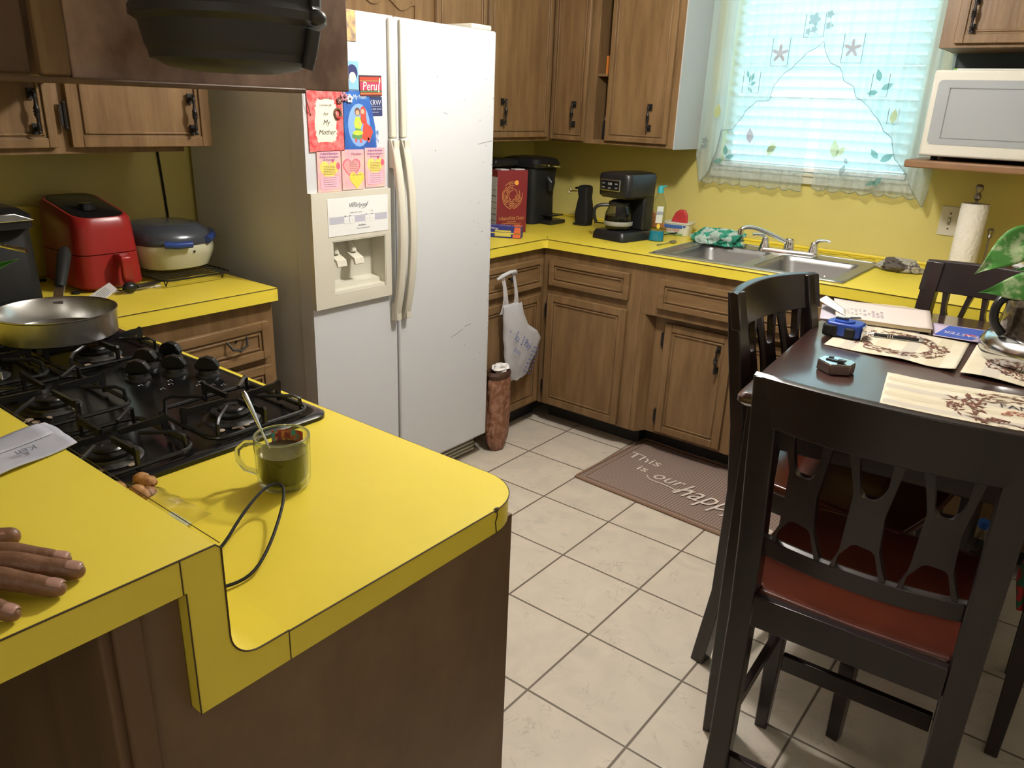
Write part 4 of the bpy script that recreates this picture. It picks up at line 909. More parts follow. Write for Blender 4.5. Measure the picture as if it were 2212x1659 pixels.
o = cloth('dish_rag', 2.03, 1.11, .080, .062, .048, check_mat('grey_rag', '#5b544c', '#a39f90', 12), '', -.1, 8); tag(o, 'crumpled grey patterned rag right of the sink', 'cloth')
q = MB(); q.tube(smooth_pts([(1.64, 1.29, .9165), (1.70, 1.25, .9175), (1.75, 1.28, .9165), (1.80, 1.23, .925), (1.84, 1.235, .9165), (1.87, 1.29, .918), (1.90, 1.27, .9165)]), .0012, 6); tag(q.build('thin_wire', flat('#6a5a20')), 'thin dark wire lying on the worktop behind the right sink bowl', 'wire')
# ------------------------------------------------------------ worktop things, left to right
bo = thing('syrup_bottle', 'dark bottle with white label beside the red cereal box', 'bottle', (.235, .66, H))
MB().lathe([(.033, .915), (.036, .918), (.036, 1.015), (.030, 1.04), (.015, 1.07), (.0145, 1.09)], (.235, .665, 0), 28).build('bottle_body', mat('amber_glass', (.07, .025, .01), .12), bo)
MB().lathe([(.016, 1.09), (.016, 1.11), (.0, 1.111)], (.235, .665, 0), 18).build('cap', WHTP, bo)
MB().lathe([(.0365, .935), (.0365, 1.0)], (.235, .665, 0), 28, cap=False).build('label_band', PAPER, bo)
# foil box
fx = thing('foil_box', 'blue foil wrap box leaning in front of the red cereal box', 'box', (.50, .45, H), local=True); fx.location = (.462, .480, H+.001); fx.rotation_euler = (0, 0, R(27))
MB().box(-.155, .10, -.028, .028, 0, .052).build('carton', mat('foil_blue', rgb('#2e3580'), .5), fx, bev=.001)
q = MB(); q.shape([(-.155, -.006), (.10, -.006), (.10, 0), (-.155, 0)], (0, -.0285, .024), (1, 0, 0), (0, 0, 1)); q.shape([(-.02, .006), (.055, .006), (.055, .018), (-.02, .018)], (0, -.0285, .0), (1, 0, 0), (0, 0, 1)); q.shape([(-.02, .026), (.055, .026), (.055, .034), (-.02, .034)], (0, -.0285, 0), (1, 0, 0), (0, 0, 1)); q.build('yellow_bands', flat('#c9bd5c'), fx)
q = MB(); q.shape([(.062, .002), (.099, .002), (.099, .05), (.072, .05)], (0, -.0285, 0), (1, 0, 0), (0, 0, 1)); q.shape([(.062, -.027), (.099, -.027), (.099, .027), (.062, .027)], (0, 0, .052), (1, 0, 0), (0, 1, 0)); q.build('orange_picture', flat('#d4683f'), fx)
q = MB(); q.text('Reynolds Wrap', (-.03, -.016, .0524), (1, 0, 0), (0, 1, 0), .030, .16); q.build('lettering', flat('#e2e2ee'), fx); q = MB(); q.text('Reynolds Wrap', (-.05, -.0288, .036), (1, 0, 0), (0, 0, 1), .016, .09); q.build('lettering', flat('#e2e2ee'), fx)
# cereal box
cx_ = thing('cereal_box', 'red cereal box with golden rings standing on the corner worktop', 'box', local=True)
cx_.location = (.43, .60, H+.001); ang = math.atan2(.153, .054); cx_.rotation_euler = (0, 0, ang)   # local x = front width, -y = front
W_, D_, HH = .166, .06, .288
MB().box(-W_/2, W_/2, 0, D_, 0, HH).build('carton', mat('cereal_red', rgb('#782529'), .45), cx_, bev=.001)
q = MB(); q.box(-W_/2-.0008, -W_/2, .002, D_-.002, .004, HH-.03); q.box(-W_/2+.02, -.02, .004, D_-.004, HH, HH+.004); q.box(.02, W_/2-.012, .01, D_-.01, HH, HH+.004); q.build('white_side_panel', flat('#b9b6b4'), cx_)
q = MB(); 
for i in range(7): q.box(-W_/2-.0012, -W_/2-.0008, .006, D_-.008, .03+.028*i, .032+.028*i+.001*(i % 3))
q.build('nutrition_lines', flat('#4b4b55'), cx_)
q = MB(); random.seed(2)
def ringseg(m, r, a0, a1, w, cz):
    n = max(3, int((a1-a0)/10)); o_ = []
    for k_, rr in ((0, r-w/2), (1, r+w/2)):
        for i in range(n+1):
            a = R(a0+(a1-a0)*(i/n if k_ == 0 else 1-i/n)); o_.append((rr*math.cos(a), rr*1.12*math.sin(a)+cz))
    m.shape(o_, (0, -.0004, 0), (1, 0, 0), (0, 0, 1))
for r_ in (.020, .027, .034, .041, .048, .055):
    a = random.uniform(0, 90)
    while a < 370:
        L_ = random.uniform(40, 110); ringseg(q, r_, a, a+L_, .0022, .175); a += L_+random.uniform(10, 22)
q.text('A Buzz-wOrthy Choice!', (0, -.0004, .062), (1, 0, 0), (0, 0, 1), .024, W_*.84)
for i, w_ in enumerate((.05, .11, .10, .09)): q.shape([(-w_/2, 0), (w_/2, 0), (w_/2, .0022), (-w_/2, .0022)], (0.0, -.0004, .052-.008*i), (1, 0, 0), (0, 0, 1))
q.build('gold_print', flat('#cf9a5a'), cx_)
q = MB(); q.shape(circ(.022, .232, .011), (0, -.0006, 0), (1, 0, 0), (0, 0, 1)); q.build('honey_drop_print', flat('#e09a3c'), cx_)
# tall black pod machine in the corner
kc = thing('coffee_machine', 'tall black pod coffee machine in the corner behind the cereal box', 'coffee machine', (.25, 1.02, H))
q = MB(); q.loft([[(x, y, z_) for x, y in rrect(.12+g, .33-g*.6, .90+g, 1.10-g, .03, 4)] for z_, g in ((.9155, 0), (1.05, .004), (1.18, -.006), (1.20, .0))]); q.build('body', BLKM, kc)
q = MB(); q.loft([[(x, y, z_) for x, y in rrect(.11+g, .355-g, .885+g, 1.11-g, .04, 4)] for z_, g in ((1.195, .004), (1.215, 0), (1.235, .01), (1.243, .04))]); q.build('lid', BLK, kc)
q = MB(); q.tube([(.35, .93, 1.212), (.37, 1.0, 1.205), (.355, 1.08, 1.198)], .006, 8); q.build('chrome_handle', CHROME, kc)
q = MB(); q.box(.26, .405, .96, 1.09, .9155, .935); q.box(.33, .40, .98, 1.08, .955, .962); q.build('drip_tray', BLK, kc, bev=.004)
q = MB(); q.tube([(.33, 1.02, 1.14), (.352, 1.02, 1.12), (.345, 1.02, 1.08)], [.02, .022, .016], 12); q.build('pod_holder', BLK, kc)
q = MB(); q.box(.10, .24, .70, .84, .9155, 1.20); q.box(.09, .26, .68, .86, 1.20, 1.235); tag(q.build('small_appliance', BLK, bev=.008), 'black boxy appliance in the dark corner behind the cereal box', 'appliance')
# can opener
cn = thing('can_opener', 'black electric can opener standing between the corner and the coffee maker', 'can opener', (.50, 1.12, H))
def rr_ring(cx, cy, hx, hy, z, r=.012): return [(x, y, z) for x, y in rrect(cx-hx, cx+hx, cy-hy, cy+hy, min(r, hx*.9, hy*.9), 4)]
q = MB(); q.loft([rr_ring(.492, 1.12, .046, .042, .9155, .03), rr_ring(.492, 1.12, .046, .042, .922, .03)]); q.build('base', BLK, cn)
q = MB(); q.loft([rr_ring(.500, 1.12, .036, .034, .922), rr_ring(.500, 1.12, .040, .037, .965), rr_ring(.500, 1.12, .034, .033, 1.02), rr_ring(.500, 1.12, .027, .030, 1.055), rr_ring(.498, 1.12, .031, .032, 1.085), rr_ring(.498, 1.12, .030, .03, 1.108), rr_ring(.50, 1.12, .02, .02, 1.115)]); q.build('body', BLKM, cn)
q = MB(); q.box(.458, .478, 1.085, 1.10, 1.095, 1.105); q.tube([(.47, 1.085, 1.085), (.445, 1.078, 1.083), (.435, 1.075, 1.08)], .004, 6); q.ball((.437, 1.075, 1.092), .006, 8, 6); q.ball((.428, 1.075, 1.075), .006, 8, 6); q.build('cutting_lever', CHROME, cn)
# drip coffee maker, rotated a little
cm = thing('coffee_maker', 'black drip coffee maker with glass carafe and silver framed display', 'coffee maker', local=True); cm.location = (.858, .905, H+.001); cm.rotation_euler = (0, 0, R(-9))
q = MB(); q.loft([[(x, y, z_) for x, y in rrect(-.098+g, .098-g, -.115+g, .115-g, .025, 5)] for z_, g in ((0, 0), (.025, .002), (.040, .010), (.042, .018))]); q.build('base', BLK, cm)
q = MB(); q.box(-.085, .088, .035, .11, .04, .21); q.build('water_column', BLK, cm, bev=.01)
q = MB(); q.loft([[(x, y, z_) for x, y in rrect(-.088-g, .094+g*.9, -.10-g*.5, .115, .03, 5)] for z_, g in ((.19, -.012), (.20, 0), (.285, .004), (.297, -.004), (.302, -.03))]); q.build('brew_head', BLK, cm)
q = MB(); q.box(-.0655, .0495, -.1070, -.1035, .221, .271); pnl = q.build('display_frame', CHROME, cm, bev=.004)
MB().box(-.060, .044, -.1085, -.1065, .226, .266).build('display', BLKG, cm)
q = MB(); q.text('1:04', (-.008, -.1088, .247), (1, 0, 0), (0, 0, 1), .017, .022)
for dx_, dz_, w_ in ((-.045, .251, 'CLOCK'), (.03, .251, 'BREW'), (-.045, .233, 'STRONG'), (-.008, .231, 'DELAY'), (.03, .233, 'ON/OFF')): q.text(w_, (dx_, -.1088, dz_), (1, 0, 0), (0, 0, 1), .008, .016)
q.build('display_lettering', flat('#c4c8c8'), cm)
cf = MB().lathe([(.052, .044), (.060, .050), (.066, .085), (.062, .120), (.048, .150), (.046, .158)], (-.002, -.035, 0), 32, cap=False).build('carafe', glassy('carafe_glass', (.55, .55, .52)), cm)
MB().lathe([(.050, .046), (.058, .052), (.0635, .085), (.061, .108), (.0, .109)], (-.002, -.035, 0), 32).build('coffee_fill', mat('black_coffee', (0, 0, 0)), cf)
MB().lathe([(.047, .152), (.050, .158), (.050, .168), (.035, .178), (.0, .179)], (-.002, -.035, 0), 28).build('carafe_lid', BLK, cf)
MB().lathe([(.0655, .064), (.0668, .066), (.067, .082), (.066, .084)], (-.002, -.035, 0), 32, cap=False).build('carafe_band', mat('grey_band', (.28, .28, .25), .4), cf)
q = MB(); q.tube(smooth_pts([(-.045, -.06, .152), (-.078, -.085, .150), (-.098, -.10, .135), (-.098, -.10, .10), (-.088, -.092, .066)]), .008, 8); q.build('carafe_handle', BLK, cf)
q = MB(); q.tube([(-.092, -.02, .235), (-.11, -.03, .255), (-.116, -.035, .268)], .009, 10); q.build('side_lever', BLK, cm)
q = MB(); q.tube(smooth_pts([(.555, 1.16, .93), (.60, 1.20, .925), (.66, 1.18, .917), (.72, 1.12, .918), (.77, 1.05, .918)]), .003, 6); tag(q.build('cable', BLKM), 'black cord between can opener and drip coffee maker', 'cord')
q = MB(); q.tube(smooth_pts([(.95, 1.05, .918), (1.0, 1.22, .93), (1.06, 1.28, .918), (1.20, 1.31, .918)]), .003, 6); tag(q.build('cable', BLKM), 'black cord behind the dish soap along the wall', 'cord')
q = MB(); q.prism([(.70, .921), (.885, .921), (.80, 1.0), (.735, 1.03), (.70, 1.035)], 'y', 1.312, 1.320); tag(q.build('cutting_mat', mat('peach_plastic', rgb('#c9865c'), .5), bev=.003), 'peach cutting mat leaning on the wall behind the coffee maker', 'cutting mat')
# dish soap
ds = thing('dish_soap_bottle', 'clear dish soap bottle with blue liquid left at the bottom', 'bottle', local=True); ds.location = (1.005, .965, H+.001); ds.rotation_euler = (0, 0, R(15))
prof = [(0, .036, .022), (.05, .035, .021), (.075, .0305, .020), (.10, .0315, .020), (.15, .034, .021), (.175, .031, .020), (.20, .020, .016), (.218, .0135, .0135)]
def ell(rx, ry, z, n=28): return [(rx*math.cos(2*PI*i/n), ry*math.sin(2*PI*i/n), z) for i in range(n)]
MB().loft([ell(a, b_, z_) for z_, a, b_ in prof]).build('bottle_body', glassy('soap_bottle_plastic', (.90, .93, .86), .08), ds)
MB().loft([ell(a*.94, b_*.94, z_) for z_, a, b_ in ((.002, .036, .022), (.045, .035, .021), (.0455, .035, .021))]).build('blue_liquid', mat('soap_blue', (.01, .22, .38), .15), ds)
q = MB(); q.lathe([(.0145, .2185), (.0145, .232), (.011, .245), (.006, .250), (.0, .251)], (0, 0, 0), 18); q.tube([(0, 0, .243), (.016, 0, .247), (.026, 0, .253)], [.005, .0045, .003], 8); q.build('cap', mat('teal_cap', rgb('#2f9aa0'), .4), ds)
q = MB(); q.shape([(-.006, .085), (.024, .085), (.026, .16), (-.002, .16)], (0, -.0222, 0), (1, .12, 0), (0, 0, 1)); q.build('label_patch', flat('#c4ccc6'), ds)
q = MB(); q.text('DAWN', (.010, -.0245, .122), (1, .12, 0), (0, 0, 1), .024, .034); q.build('lettering', flat('#23386e'), ds)
q = MB(); q.shape(circ(.010, .07, .008, 12, .012), (0, -.0225, 0), (1, 0, 0), (0, 0, 1)); q.build('duck_print_spot', flat('#d9c04a'), ds)
# sour cream tub with red lid
tb = thing('plastic_tub', 'white sour cream tub holding a red lid, beside the dish soap', 'tub', local=True); tb.location = (.985, 1.235, H+.001); tb.rotation_euler = (0, 0, R(8))
MB().loft([[(x, y, z_) for x, y in rrect(-.066-g, .066+g, -.045-g*.7, .045+g*.7, .02, 5)] for z_, g in ((0, -.008), (.055, 0), (.056, .004), (.062, .004))]).build('tub_body', mat('tub_white', (.66, .66, .58), .35), tb)
FR = lambda q_: q_
q = MB(); q.shape([(-.06, .034), (.030, .034), (.030, .050), (-.061, .050)], (0, -.0455, 0), (1, 0, 0), (0, 0, 1)); q.shape([(.034, .04), (.046, .04), (.049, .05), (.031, .05)], (0, -.0455, 0), (1, 0, 0), (0, 0, 1)); q.build('blue_band', flat('#3c62a8'), tb)
q = MB(); q.text('SOUR CREAM', (-.018, -.0452, .019), (1, 0, 0), (0, 0, 1), .017, .07); q.build('lettering', flat('#b8443c'), tb)
q = MB(); q.shape([(-.058, .001), (.03, .001), (.038, .010), (-.05, .013)], (0, -.0445, 0), (1, 0, 0), (0, 0, 1)); q.build('green_band', flat('#7c9c6a'), tb)
rl = MB(lambda p: (.992+p.x, 1.235+p.y*.3, H+.05+p.z)); P = [(-.045, 0), (.045, 0), (.043, .05), (.03, .072), (.005, .076), (-.02, .06), (-.035, .03)]
rl.prism(P, 'y', -.10, -.04); tag(rl.build('red_lid', mat('red_lid_plastic', rgb('#b8393c'), .45), bev=.006), 'red plastic lid standing up inside the white tub', 'lid')
sp_ = MB(); sp_.tube([(1.075, .845, .9175), (1.085, .885, .919), (1.09, .93, .920)], [.004, .0022, .003], 8); sp_.ball((1.088, .975, .920), (.015, .026, .006), 14, 8); tag(sp_.build('spoon', mat('dull_steel', (.35, .33, .28), .3, metal=.9)), 'steel spoon lying on the yellow worktop left of the sink', 'spoon')
q = MB(); random.seed(21)
for i in range(16): q.shape(circ(0, 0, random.uniform(.002, .012), 9, random.uniform(.001, .004)), (random.uniform(.72, 1.1), random.uniform(.66, .86), H-.0002), (1, 0, 0), (0, 1, 0), .0005+i*1e-5)
o = q.build('stain_marks', flat('#b08f2c'), wt)
# ------------------------------------------------------------ switch plate, paper towels, bowl
sw = thing('light_switch', 'cream switch plate on the yellow wall by the paper towels', 'switch', (2.137, YW, 1.10))
MB().box(2.100, 2.172, YW-.006, YW-.0004, 1.045, 1.162).build('cover_plate', CREAM, sw, bev=.002)
MB().box(2.131, 2.143, YW-.007, YW-.0055, 1.088, 1.120).build('toggle_slot', flat('#8a8778'), sw)
q = MB(); q.prism([(YW-.018, 1.115), (YW-.016, 1.106), (YW-.006, 1.100), (YW-.006, 1.112)], 'x', 2.1335, 2.1405); q.build('toggle', CREAM, sw, bev=.001)
for z_ in (1.073, 1.135): 
    q = MB(); q.ball((2.137, YW-.0062, z_), (.004, .0015, .004), 10, 6); q.build('screw', flat('#57503f'), sw)
pt = thing('paper_towel_holder', 'steel upright paper towel holder with side arm finial', 'paper towel holder', (2.235, 1.2, H))
MB().lathe([(.075, .9155), (.075, .921), (.06, .926), (.0, .927)], (2.235, 1.2, 0), 32).build('base', CHROME, pt)
PW = mat('pewter', (.28, .25, .21), .3, metal=.9)
q = MB(); q.lathe([(.005, .926), (.005, 1.205), (.012, 1.212), (.013, 1.222), (.009, 1.23), (.008, 1.237), (.0135, 1.246), (.014, 1.258), (.009, 1.266), (.0, 1.267)], (2.235, 1.2, 0), 20); q.build('post', PW, pt)
q = MB(); q.lathe([(.004, .92), (.004, 1.065), (.010, 1.072), (.007, 1.082), (.0115, 1.09), (.012, 1.10), (.006, 1.106), (.0, 1.107)], (2.305, 1.215, 0), 18); q.build('side_arm', PW, pt)
TP = mat('paper_towel', (.78, .75, .68), .85, bump=.6, bscale=70)
rl = thing('paper_towel_roll', 'white quilted paper towel roll on the steel holder', 'paper towel', (2.235, 1.2, .928))
MB().lathe([(.020, .928), (.048, .9285), (.049, .94), (.049, 1.192), (.048, 1.194), (.020, 1.194), (.0195, 1.19)], (2.235, 1.2, 0), 48).build('roll', TP, rl)
MB().lathe([(.0195, .93), (.0195, 1.1935)], (2.235, 1.2, 0), 24, cap=False).build('core', flat('#7a6450'), rl)
bw = MB().lathe([(.035, .9155), (.045, .918), (.075, .965), (.085, .990), (.083, .992), (.070, .965), (.04, .925), (.0, .923)], (2.46, 1.10, 0), 36); tag(bw.build('bowl', mat('brown_bowl', rgb('#6a4a28'), .35)), 'brown bowl on the worktop behind the plant leaves', 'bowl')
q = MB(); random.seed(5)
for i in range(5): q.ball((2.46+random.uniform(-.03, .03), 1.1+random.uniform(-.03, .03), .985+random.uniform(-.01, .012)), (.022, .02, .014), 10, 6)
tag(q.build('crumpled_napkin', PAPER), 'crumpled white napkin in the brown bowl', 'napkin')
# ------------------------------------------------------------ microwave, shelf and cabinet on the right
sh = tag(MB().box(2.0, 3.05, .965, YW-.002, 1.322, 1.350).build('wall_shelf', mat('shelf_wood', (.20, .105, .05), .45, col2=(.27, .15, .075), nscale=5, stretch=(.7, 5, 5)), bev=.006), 'brown wood shelf under the microwave', 'shelf')
mw = thing('microwave', 'white microwave oven on the shelf right of the window', 'microwave', (2.3, 1.15, 1.352))
MB().box(2.045, 2.62, 1.012, YW-.01, 1.366, 1.662).build('body', WHTP, mw, bev=.006)
MB().box(2.038, 2.46, .985, 1.0115, 1.366, 1.662).build('door', mat('microwave_white', (.64, .62, .54), .35), mw, bev=.008)
MB().box(2.462, 2.626, .985, 1.0115, 1.366, 1.662).build('control_panel', mat('microwave_white', (0, 0, 0)), mw, bev=.006)
q = MB(); rr = rrect(2.058, 2.44, 1.408, 1.628, .015, 4); q.prism(rr, 'y', .9835, .985); q.build('window_pane', mat('microwave_window', (.34, .36, .37), .3), mw, smooth=False)
q = MB(); 
for a, b_, c_, d_ in ((2.098, 2.101, 1.43, 1.602), (2.098, 2.42, 1.599, 1.602), (2.098, 2.42, 1.43, 1.432)): q.box(a, b_, .9822, .9834, c_, d_)
q.build('window_outline', flat('#77797a'), mw)
for x, y in ((2.08, 1.06), (2.08, 1.28), (2.58, 1.06), (2.58, 1.28)): MB().lathe([(.012, 1.3505), (.012, 1.366)], (x, y, 0), 10).build('foot', BLKM, mw)
tag(MB().box(2.10, 2.5, 1.02, 1.25, 1.6625, 1.668).build('booklet', flat('#c9c9c0')), 'thin white booklet lying on top of the microwave', 'booklet')
q = MB(); q.box(2.09, 2.10, 1.02, 1.25, 1.6625, 1.668); tag(q.build('green_card', flat('#6fae3c')), 'green paper edge beside the booklet on the microwave', 'paper')
u5 = thing('wall_cabinet', 'brown wall cabinet above the microwave', 'cabinet', (2.5, 1.17, 1.735))
MB().box(2.028, 3.05, UF, YW-.002, 1.735, UT).build('body', WOOD, u5, bev=.001)
mk_door(tu, 2.075, 2.50, 1.748, UT-.02, u5, hpos=(2.125, 1.84), fw=.03); mk_door(tu, 2.52, 3.0, 1.748, UT-.02, u5, fw=.03)
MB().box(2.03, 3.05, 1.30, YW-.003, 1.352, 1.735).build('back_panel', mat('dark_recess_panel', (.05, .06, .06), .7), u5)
# ------------------------------------------------------------ curtains
CW = sheer('sheer_curtain', (.66, .76, .76), .42, .5); CW2 = sheer('sheer_swag', (.66, .76, .73), .62, .5); EMB = sheer('curtain_seam', (.20, .26, .25), .85, .3)
CG = sheer('emb_green', (.12, .34, .30), .7, .5); CR = sheer('emb_rose', (.45, .25, .24), .7, .5); CY = sheer('emb_yellow', (.62, .60, .22), .7, .5); CB = sheer('emb_grey', (.32, .38, .38), .7, .5)
def ywave(x, amp=.008, f=58, ph=0): return amp*math.sin(x*f+ph)+amp*.5*math.sin(x*f*2.3+ph*2)
def interp(P, x):
    for (x0, z0), (x1, z1) in zip(P, P[1:]):
        if x0 <= x <= x1: return z0+(z1-z0)*(x-x0)/(x1-x0)
    return P[0][1] if x < P[0][0] else P[-1][1]
def panel(par, x0, x1, zt, zb, y0, m, name, nu=110, ph=0, scal=.012, sp=.062, cut=None):
    def f(u, v):
        x = x0+(x1-x0)*u; bot = zb(x)-scal*abs(math.sin(PI*(x-x0)/sp)); z_ = zt+(bot-zt)*v
        return (x, y0+ywave(x, .006+.006*v, 58, ph), z_)
    o = MB().grid(f, nu, 24).build(name, m, par, fixn=False)
    q = MB(); P = []
    for i in range(nu+1):
        x, y, z_ = f(i/nu, 1); P.append((x, y, z_))
    q.tube(P, .0012, 4); q.build('hem_stitching', EMB, par)
    return o, f
CT = 2.03
lc = thing('cafe_curtain', 'lower sheer curtain panel covering the left half of the blind', 'curtain', (1.3, 1.28, 1.2), 'sheer lower curtain panels')
panel(lc, 1.05, 1.525, 1.56, lambda x: 1.178+.02*abs(x-1.1)*0, 1.292, CW, 'curtain_cloth', ph=.6)
rc_ = thing('cafe_curtain', 'lower sheer curtain panel covering the right half of the blind', 'curtain', (1.8, 1.28, 1.2), 'sheer lower curtain panels')
panel(rc_, 1.575, 2.03, 1.56, lambda x: 1.19, 1.292, CW, 'curtain_cloth', ph=2.)
for o_, a, b_ in ((lc, 1.05, 1.525), (rc_, 1.575, 2.03)):
    q = MB(); q.tube([(a, 1.292, 1.561), (b_, 1.292, 1.561)], .003, 6); q.build('top_hem', CW, o_)
rod = MB(); rod.tube([(1.02, 1.292, 1.5615), (2.04, 1.292, 1.5615)], .0015, 6); tag(rod.build('curtain_rod', WHTP), 'thin white rod carrying the lower sheer curtains', 'curtain rod')
rod = MB(); rod.tube([(1.01, 1.262, 2.035), (2.05, 1.262, 2.035)], .006, 8); tag(rod.build('curtain_rod', WHTP), 'white rod at the top carrying the swag curtains', 'curtain rod')
Lp = [(1.020, 1.30), (1.055, 1.17), (1.083, 1.222), (1.115, 1.31), (1.132, 1.41), (1.181, 1.417), (1.22, 1.473), (1.282, 1.542), (1.343, 1.547), (1.352, 1.607), (1.398, 1.668), (1.487, 1.745), (1.535, 1.784)]
Rp = [(1.535, 1.784), (1.578, 1.700), (1.615, 1.685), (1.644, 1.633), (1.69, 1.609), (1.703, 1.569), (1.756, 1.538), (1.804, 1.488), (1.832, 1.443), (1.877, 1.413), (1.9, 1.334), (1.946, 1.286), (1.975, 1.24), (2.037, 1.15), (2.045, 1.22)]
ls = thing('swag_curtain', 'left upper sheer swag curtain with scalloped edge and embroidered flowers', 'curtain', (1.2, 1.26, 1.2), 'sheer swag curtains')
_, fL = panel(ls, 1.022, 1.535, CT, lambda x: interp(Lp, x), 1.262, CW2, 'curtain_cloth', 140, 1., .0)
rs = thing('swag_curtain', 'right upper sheer swag curtain with scalloped edge and embroidered leaves', 'curtain', (1.8, 1.26, 1.2), 'sheer swag curtains')
_, fR = panel(rs, 1.535, 2.045, CT, lambda x: interp(Rp, x), 1.262, CW2, 'curtain_cloth', 140, 2.2, .0)
def emb(par, m, name, shapes):
    for P in shapes:
        q = MB(); q.f([q.v((x, 1.2485, z_)) for x, z_ in P]); q.build(name, m, par, fixn=False)
def leafs(cx, cz, s_, a): return [(cx+s_*(t_*math.cos(a)-w_*math.sin(a)), cz+s_*(t_*math.sin(a)+w_*math.cos(a))) for t_, w_ in ((0, 0), (.3, .22), (.6, .22), (1, 0), (.6, -.22), (.3, -.22))]
def flower2(cx, cz, r): return [(cx+r*(1+.22*math.cos(5*t_))*math.cos(t_), cz+r*(1+.22*math.cos(5*t_))*math.sin(t_)) for t_ in [2*PI*i/30 for i in range(30)]]
def maple(cx, cz, r): return [(cx+r*(.34+.66*abs(math.cos(2.5*t_))**3)*math.cos(t_+.3), cz+r*(.34+.66*abs(math.cos(2.5*t_))**3)*math.sin(t_+.3)) for t_ in [2*PI*i/60 for i in range(60)]]
def frame(par, x0, x1, z0, z1, tilt=.0):
    q = MB(); q.tube([(x0+tilt, 1.2485, z1), (x0, 1.2485, z0), (x1, 1.2485, z0), (x1+tilt, 1.2485, z1)], .0012, 4); q.build('embroidered_frame', EMB, par)
emb(ls, CR, 'embroidered_leaf', [maple(1.362, 1.738, .038)]); frame(ls, 1.325, 1.40, 1.688, 1.80)
emb(rs, CR, 'embroidered_leaf', [maple(1.660, 1.755, .036)]); frame(rs, 1.622, 1.702, 1.70, 1.81)
emb(ls, CG, 'embroidered_leaf', [leafs(1.24, 1.62, .045, 1.1), leafs(1.24, 1.61, .035, .3), leafs(1.235, 1.64, .03, 1.9), leafs(1.24, 1.60, .03, -.9)]); frame(ls, 1.212, 1.288, 1.575, 1.665)
emb(rs, CG, 'embroidered_leaf', [leafs(1.79, 1.63, .05, 1.9), leafs(1.80, 1.60, .05, .5), leafs(1.79, 1.59, .045, 3.3)]); frame(rs, 1.76, 1.825, 1.572, 1.66)
emb(ls, CB, 'embroidered_flower', [flower2(1.488, 1.868, .022), flower2(1.470, 1.822, .012), flower2(1.492, 1.830, .012)]); emb(rs, CB, 'embroidered_flower', [flower2(1.553, 1.842, .014), flower2(1.55, 1.885, .014)])
frame(ls, 1.452, 1.534, 1.80, 1.89); emb(ls, CY, 'embroidered_leaf', [leafs(1.105, 1.46, .07, 1.5)]); emb(rs, CY, 'embroidered_leaf', [leafs(1.865, 1.47, .06, 1.5)]); frame(rs, 1.845, 1.885, 1.47, 1.53)
emb(ls, CB, 'embroidered_flower', [flower2(1.062, 1.362, .014), flower2(1.052, 1.335, .009), flower2(1.068, 1.338, .009)])
def emb2(par, m, name, shapes):
    for P in shapes:
        q = MB(); q.f([q.v((x, 1.277, z_)) for x, z_ in P]); q.build(name, m, par, fixn=False)
emb2(lc, CY, 'embroidered_leaf', [leafs(1.36, 1.31, .07, 1.2), leafs(1.35, 1.33, .055, .5)]); emb2(lc, CR, 'embroidered_leaf', [leafs(1.27, 1.36, .07, 1.7)]); emb2(lc, CG, 'embroidered_leaf', [leafs(1.16, 1.30, .05, 1.7), leafs(1.16, 1.29, .045, .3), leafs(1.15, 1.28, .05, 3.4)])
emb2(rc_, CY, 'embroidered_leaf', [leafs(1.655, 1.32, .08, 1.7), leafs(1.66, 1.33, .055, .9)]); emb2(rc_, CG, 'embroidered_leaf', [leafs(1.83, 1.33, .05, 2.3), leafs(1.84, 1.32, .06, .6), leafs(1.83, 1.22, .05, .9), leafs(1.84, 1.24, .045, 3.6)]); emb2(rc_, CB, 'embroidered_leaf', [leafs(1.69, 1.25, .05, 1.3), leafs(1.71, 1.30, .03, 2.)])
# ------------------------------------------------------------ bags by the fridge
PB = sheer('plastic_bag_white', (.72, .72, .74), .86, .35)
bgp = thing('shopping_bag', 'white plastic shopping bag with blue print hanging from the corner drawer', 'bag', (.66, .36, .29))
O = [(.225, .796), (.236, .74), (.248, .664), (.262, .55), (.271, .445), (.285, .36), (.298, .327), (.343, .304), (.423, .288), (.449, .312), (.472, .37), (.505, .41), (.530, .448), (.535, .47), (.50, .52), (.451, .540), (.419, .548), (.395, .61), (.366, .696), (.353, .777)]
def side(z_, which):
    L_ = [(.240, .79), (.238, .74), (.250, .664), (.262, .55), (.271, .445), (.285, .36), (.305, .32), (.33, .302)]
    R_ = [(.345, .79), (.358, .74), (.366, .696), (.395, .61), (.430, .55), (.500, .515), (.532, .465), (.505, .41), (.472, .37), (.445, .315), (.40, .302)]
    P = L_ if which == 0 else R_
    for (a, za), (b_, zb) in zip(P, P[1:]):
        if zb <= z_ <= za: return a+(b_-a)*(za-z_)/(za-zb+1e-9)
    return P[-1][0] if z_ < P[-1][1] else P[0][0]
random.seed(4)
rings = []; nz = 34
for i in range(nz+1):
    z_ = .662-(.662-.302)*i/nz; yl, yr = side(z_, 0), side(z_, 1); c_ = (yl+yr)/2; hw = (yr-yl)/2; t_ = i/nz; th_ = .010+.026*math.sin(PI*min(1, t_*1.05))**.8
    ring = []
    for k_ in range(40):
        a = 2*PI*k_/40; wob = 1+.05*math.sin(5*a+t_*9)+.04*math.sin(11*a-t_*14)
        ring.append((.676+th_*math.sin(a)*wob, c_+hw*math.cos(a)*(1+.02*math.sin(t_*25+a*3)), z_+.004*math.sin(4*a+t_*10)))
    rings.append(ring)
MB().loft(rings).build('bag_body', PB, bgp)
q = MB()
